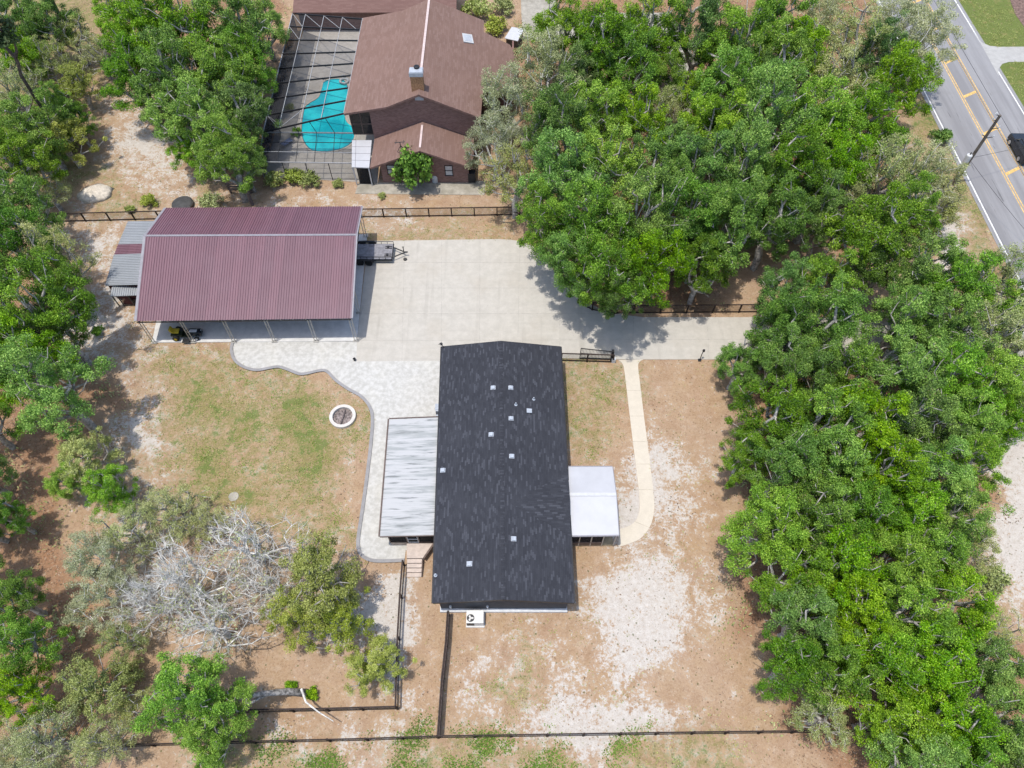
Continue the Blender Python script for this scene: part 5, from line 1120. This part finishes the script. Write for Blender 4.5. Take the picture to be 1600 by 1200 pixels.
# leaning oak stem with a broken limb by the short fence
lb = G(480, 1083); LT2 = thing('broken_trunk', 'leaning grey oak trunk with a broken pale limb over the short fence', 'tree trunk', lb)
MB().tube([lb, lb+Vector((-1.1, -.05, 1.0)), lb+Vector((-2.6, -.4, 2.2)), lb+Vector((-3.6, -.9, 3.4))], [.30, .24, .19, .14], 9).build('trunk', M['bark_mid'], LT2, smooth=True)
MB().tube([lb+Vector((-2.2, -.3, 1.9)), lb+Vector((-3.0, -.9, 2.3)), lb+Vector((-3.9, -1.5, 2.9))], [.15, .12, .08], 7).build('limb', M['bark_mid'], LT2, smooth=True)
q = [G(471, 1077, .9), G(478, 1097, 1.5), G(497, 1112, 1.6), G(521, 1127, 1.5)]
MB().tube(q, [.09, .07, .05, .03], 6).build('broken_limb', M['bark_pale'], LT2)

# ---------------------------------------------------------------- shrubs
def shrub_mesh(seed, leaf, n, per, rr, hh, size):
    rg = np.random.default_rng(seed); th = rg.uniform(0, 6.28, n); r_ = np.sqrt(rg.uniform(0, 1, n))*rr*(.8+.2*np.sin(3*th+seed)); z = hh*np.sqrt(np.maximum(0, 1-(r_/rr)**2*.85))*rg.uniform(.45, 1, n)
    c = np.stack([r_*np.cos(th), r_*np.sin(th), z], 1); V, F, C = leaves(c, per, rr*.34, size, rg, .8)
    nodes = np.concatenate([[[0, 0, -.05], [0, 0, hh*.2]], c]); par = np.concatenate([[-1, 0], np.ones(n, int)]); rad = np.full(len(nodes), .02); rad[:2] = .05
    tv, tf = tubes(nodes, par, rad, 4); return npmesh('stem', tv, tf, [M['bark']]), npmesh('foliage', V, F, [M[leaf]], col=C)
SHB = {'b': [shrub_mesh(s_, 'leaf_b', 34, 70, 1.0, 1.35, .18) for s_ in (5, 6)], 'y': [shrub_mesh(s_, 'leaf_y', 30, 60, 1.0, 1.1, .17) for s_ in (7, 8)], 'd': [shrub_mesh(9, 'leaf_d', 34, 70, 1.0, 1.3, .18)], 'o': [shrub_mesh(10, 'leaf_o', 30, 55, 1.0, 1.2, .16)]}
def shrub(kind, px, py, r_px, label, i=0, name='bush', tall=1.0, grp=None):
    p = G(px, py, .6); depth = p.y*_c+CAMH*_s; sc = r_px*depth/FPX; st, fo = SHB[kind][i % len(SHB[kind])]
    root = thing(name, label, 'bush', (p.x, p.y, 0), grp, rz=px % 6.28)
    for nm, me in (('stem', st), ('foliage', fo)): o = link(bpy.data.objects.new(nm, me)); o.parent = root; o.scale = (sc, sc, sc*tall)
shrub('b', 651, 286, 33, 'round bright green bush against the brick wall between two windows', 0, tall=1.5)
for i, (x, y, r_, k, lab) in enumerate(((429, 281, 17, 'y', 'leftmost bush of the row in front of the pool cage'), (457, 277, 18, 'y', 'second bush of the row in front of the pool cage'), (484, 281, 17, 'o', 'third bush of the row in front of the pool cage'), (529, 284, 10, 'y', 'small rightmost bush in front of the pool cage by the awning post'),
    (596, 302, 7, 'o', 'tiny pale plant on the concrete slab left of the round bush'), (775, 42, 20, 'y', 'spiky yellow green bush behind the white pump box'), (745, 20, 24, 'o', 'brownish olive bush at the top edge beside the brown roof'), (785, 12, 20, 'o', 'small olive bush between brown roof and upper concrete drive'), (463, 205, 9, 'b', 'potted green plant inside the cage at left side of the pool'),
    (452, 165, 8, 'o', 'small dark plant on pool deck left of the turquoise water'), (582, 1040, 26, 'y', 'low olive bush inside the fence corner at lower left'), (452, 1072, 10, 'b', 'small green sucker bush left of the broken trunk base'), (486, 1083, 11, 'b', 'small green sucker bush right of the broken trunk base'),
    (330, 318, 20, 'o', 'pale grey green bush behind the back edge of the burgundy roof'), (232, 313, 14, 'y', 'bright green bush behind fence left of the burgundy roof corner'), (200, 325, 9, 'y', 'small weedy bush touching the back fence left of the carport'), (100, 225, 26, 'y', 'yellow green bush at the left side of the sandy clearing'), (150, 515, 10, 'd', 'small dark bush beside the white tank'),
    (60, 110, 26, 'o', 'straw green bush in the top left undergrowth'), (105, 140, 20, 'y', 'light green bush below the taller pine trunk'), (60, 250, 24, 'y', 'yellowish bush under the left edge trees above the fence'), (1470, 215, 16, 'd', 'dark bush at the road verge left of the utility pole'), (1440, 360, 26, 'o', 'pale scrub bush at the road verge below the grey green tree'), (1475, 330, 20, 'o', 'pale scrub bush nearest the lower road edge'),
    (1590, 620, 24, 'o', 'scrub bush at the right picture edge beside the sand clearing'), (1550, 905, 26, 'o', 'scrub bush at right edge below the lower sand clearing'), (205, 1050, 22, 'o', 'low grey green bush left of the dead trees'))):
    shrub(k, x, y, r_, lab, i)

# ---------------------------------------------------------------- grass and weeds (uncountable)
rg = np.random.default_rng(9)
def scatter(name, n, x0, x1, y0, y1, wfun, size, per, leaf, label, tall=1.0, spread=.16, lift=0.0):
    X = rg.uniform(x0, x1, n); Y = rg.uniform(y0, y1, n); keep = rg.uniform(0, 1, n) < wfun(X, Y); X, Y = X[keep], Y[keep]
    c = np.stack([X, Y, np.full(len(X), .02)], 1); m = len(c); c = np.repeat(c, per, 0); N = len(c)
    c[:, :2] += rg.normal(size=(N, 2))*spread; c[:, 2] += lift*rg.uniform(0, 1, N)**2; a = rg.uniform(0, 6.28, N); d = np.stack([np.cos(a), np.sin(a), np.zeros(N)], 1); L = size*rg.uniform(.5, 1.4, (N, 1)); sd_ = np.stack([-np.sin(a), np.cos(a), np.zeros(N)], 1)
    tipv = c+d*L*.75+np.array([0, 0, 1])*L*.6*tall; midv = c+d*L*.35+np.array([0, 0, 1])*L*.5*tall
    V = np.stack([c, midv-sd_*L*.22, tipv, midv+sd_*L*.22], 1).reshape(-1, 3); F = np.arange(4*N).reshape(-1, 4)
    t = np.clip(np.repeat(rg.uniform(.15, .9, m), per)+rg.normal(size=N)*.15, 0, 1); C = np.repeat(np.stack([t, rg.uniform(0, .96, N), t*0, t*0+1], 1), 4, 0)
    o = link(bpy.data.objects.new(name, npmesh(name, V, F, [M[leaf]], col=C))); o['kind'] = 'stuff'; o['label'] = label; return o
def vn(X, Y, s):
    """cheap smooth noise 0..1"""
    return .5+.25*(np.sin(X*s+1.3*np.sin(Y*s*.7+2))+np.sin(Y*s*1.13+1.7*np.sin(X*s*.6)))
paved = []
for nm in ('driveway', 'garage_slab', 'patio', 'path', 'pool_deck', 'garden_slab', 'road', 'side_driveway', 'neighbour_driveway', 'side_slab', 'mulch_bed'):
    me = bpy.data.objects[nm].data; n = len(me.vertices)//2; paved.append(np.array([(v.co.x, v.co.y) for v in list(me.vertices)[:n]]))
paved.append(np.array([(h_fl.x, h_fl.y), (h_fr.x, h_fr.y), (h_br.x, h_br.y), (h_bl.x, h_bl.y)]))
paved.append(np.array([(fp.x+1.2*math.cos(a), fp.y+1.2*math.sin(a)) for a in np.linspace(0, 6, 12)]))
def free(X, Y):
    ok = np.ones(len(X), bool)
    for P_ in paved:
        ins = np.zeros(len(X), bool); n = len(P_)
        for i in range(n):
            (x1_, y1_), (x2_, y2_) = P_[i], P_[(i+1) % n]
            if y1_ == y2_: continue
            c_ = ((y1_ > Y) != (y2_ > Y)) & (X < (x2_-x1_)*(Y-y1_)/(y2_-y1_)+x1_); ins ^= c_
        ok &= ~ins
    return ok
scatter('grass', 170000, -45, 75, 3, 98, lambda X, Y: np.clip(cover(X, Y)[:, 0]-.04, 0, 1)*np.clip(vn(X, Y, .9)*1.9-.35, .04, 1)*free(X, Y), .11, 5, 'leaf_y', 'thin patchy green grass on sandy soil')
scatter('weeds', 26000, -40, 40, 2, 9.5, lambda X, Y: cover(X, Y)[:, 3]*np.clip(vn(X+3, Y*1.6, 1.3)*2.4-.9, 0, 1)*free(X, Y)*.8, .15, 13, 'leaf_w', 'lush bright green weeds beyond the bottom fence', spread=.26)
scatter('undergrowth', 30000, -75, 75, 3, 98, lambda X, Y: np.clip(cover(X, Y)[:, 2]*1.2-.1, 0, 1)*np.clip(vn(X, Y, .5)*2.2-.9, 0, 1)*free(X, Y)*.8, .24, 12, 'leaf_o', 'low green undergrowth on the woodland floor', spread=.45, lift=.35)
scatter('grass_clumps', 60000, -40, 30, 8, 48, lambda X, Y: np.clip(cover(X, Y)[:, 0]*1.1-.1, 0, 1)*np.clip(vn(X+3*np.sin(Y*.4), Y, 1.9)*6-3.6, 0, 1)*np.clip(vn(X-5, Y+2, .6)*3-.9, 0, 1)*free(X, Y), .10, 7, 'leaf_w', 'bright green grass clumps in the thin lawn', tall=.6, spread=.12)
scatter('leaf_litter', 90000, -75, 75, 3, 98, lambda X, Y: np.clip(cover(X, Y)[:, 2]*1.1+.10, 0, 1)*np.clip(vn(X+9, Y-4, .7)*1.8-.3, .1, 1)*free(X, Y)*.8, .16, 5, 'leaf_dead', 'fallen dead leaves on sandy ground', tall=.25, spread=.4)
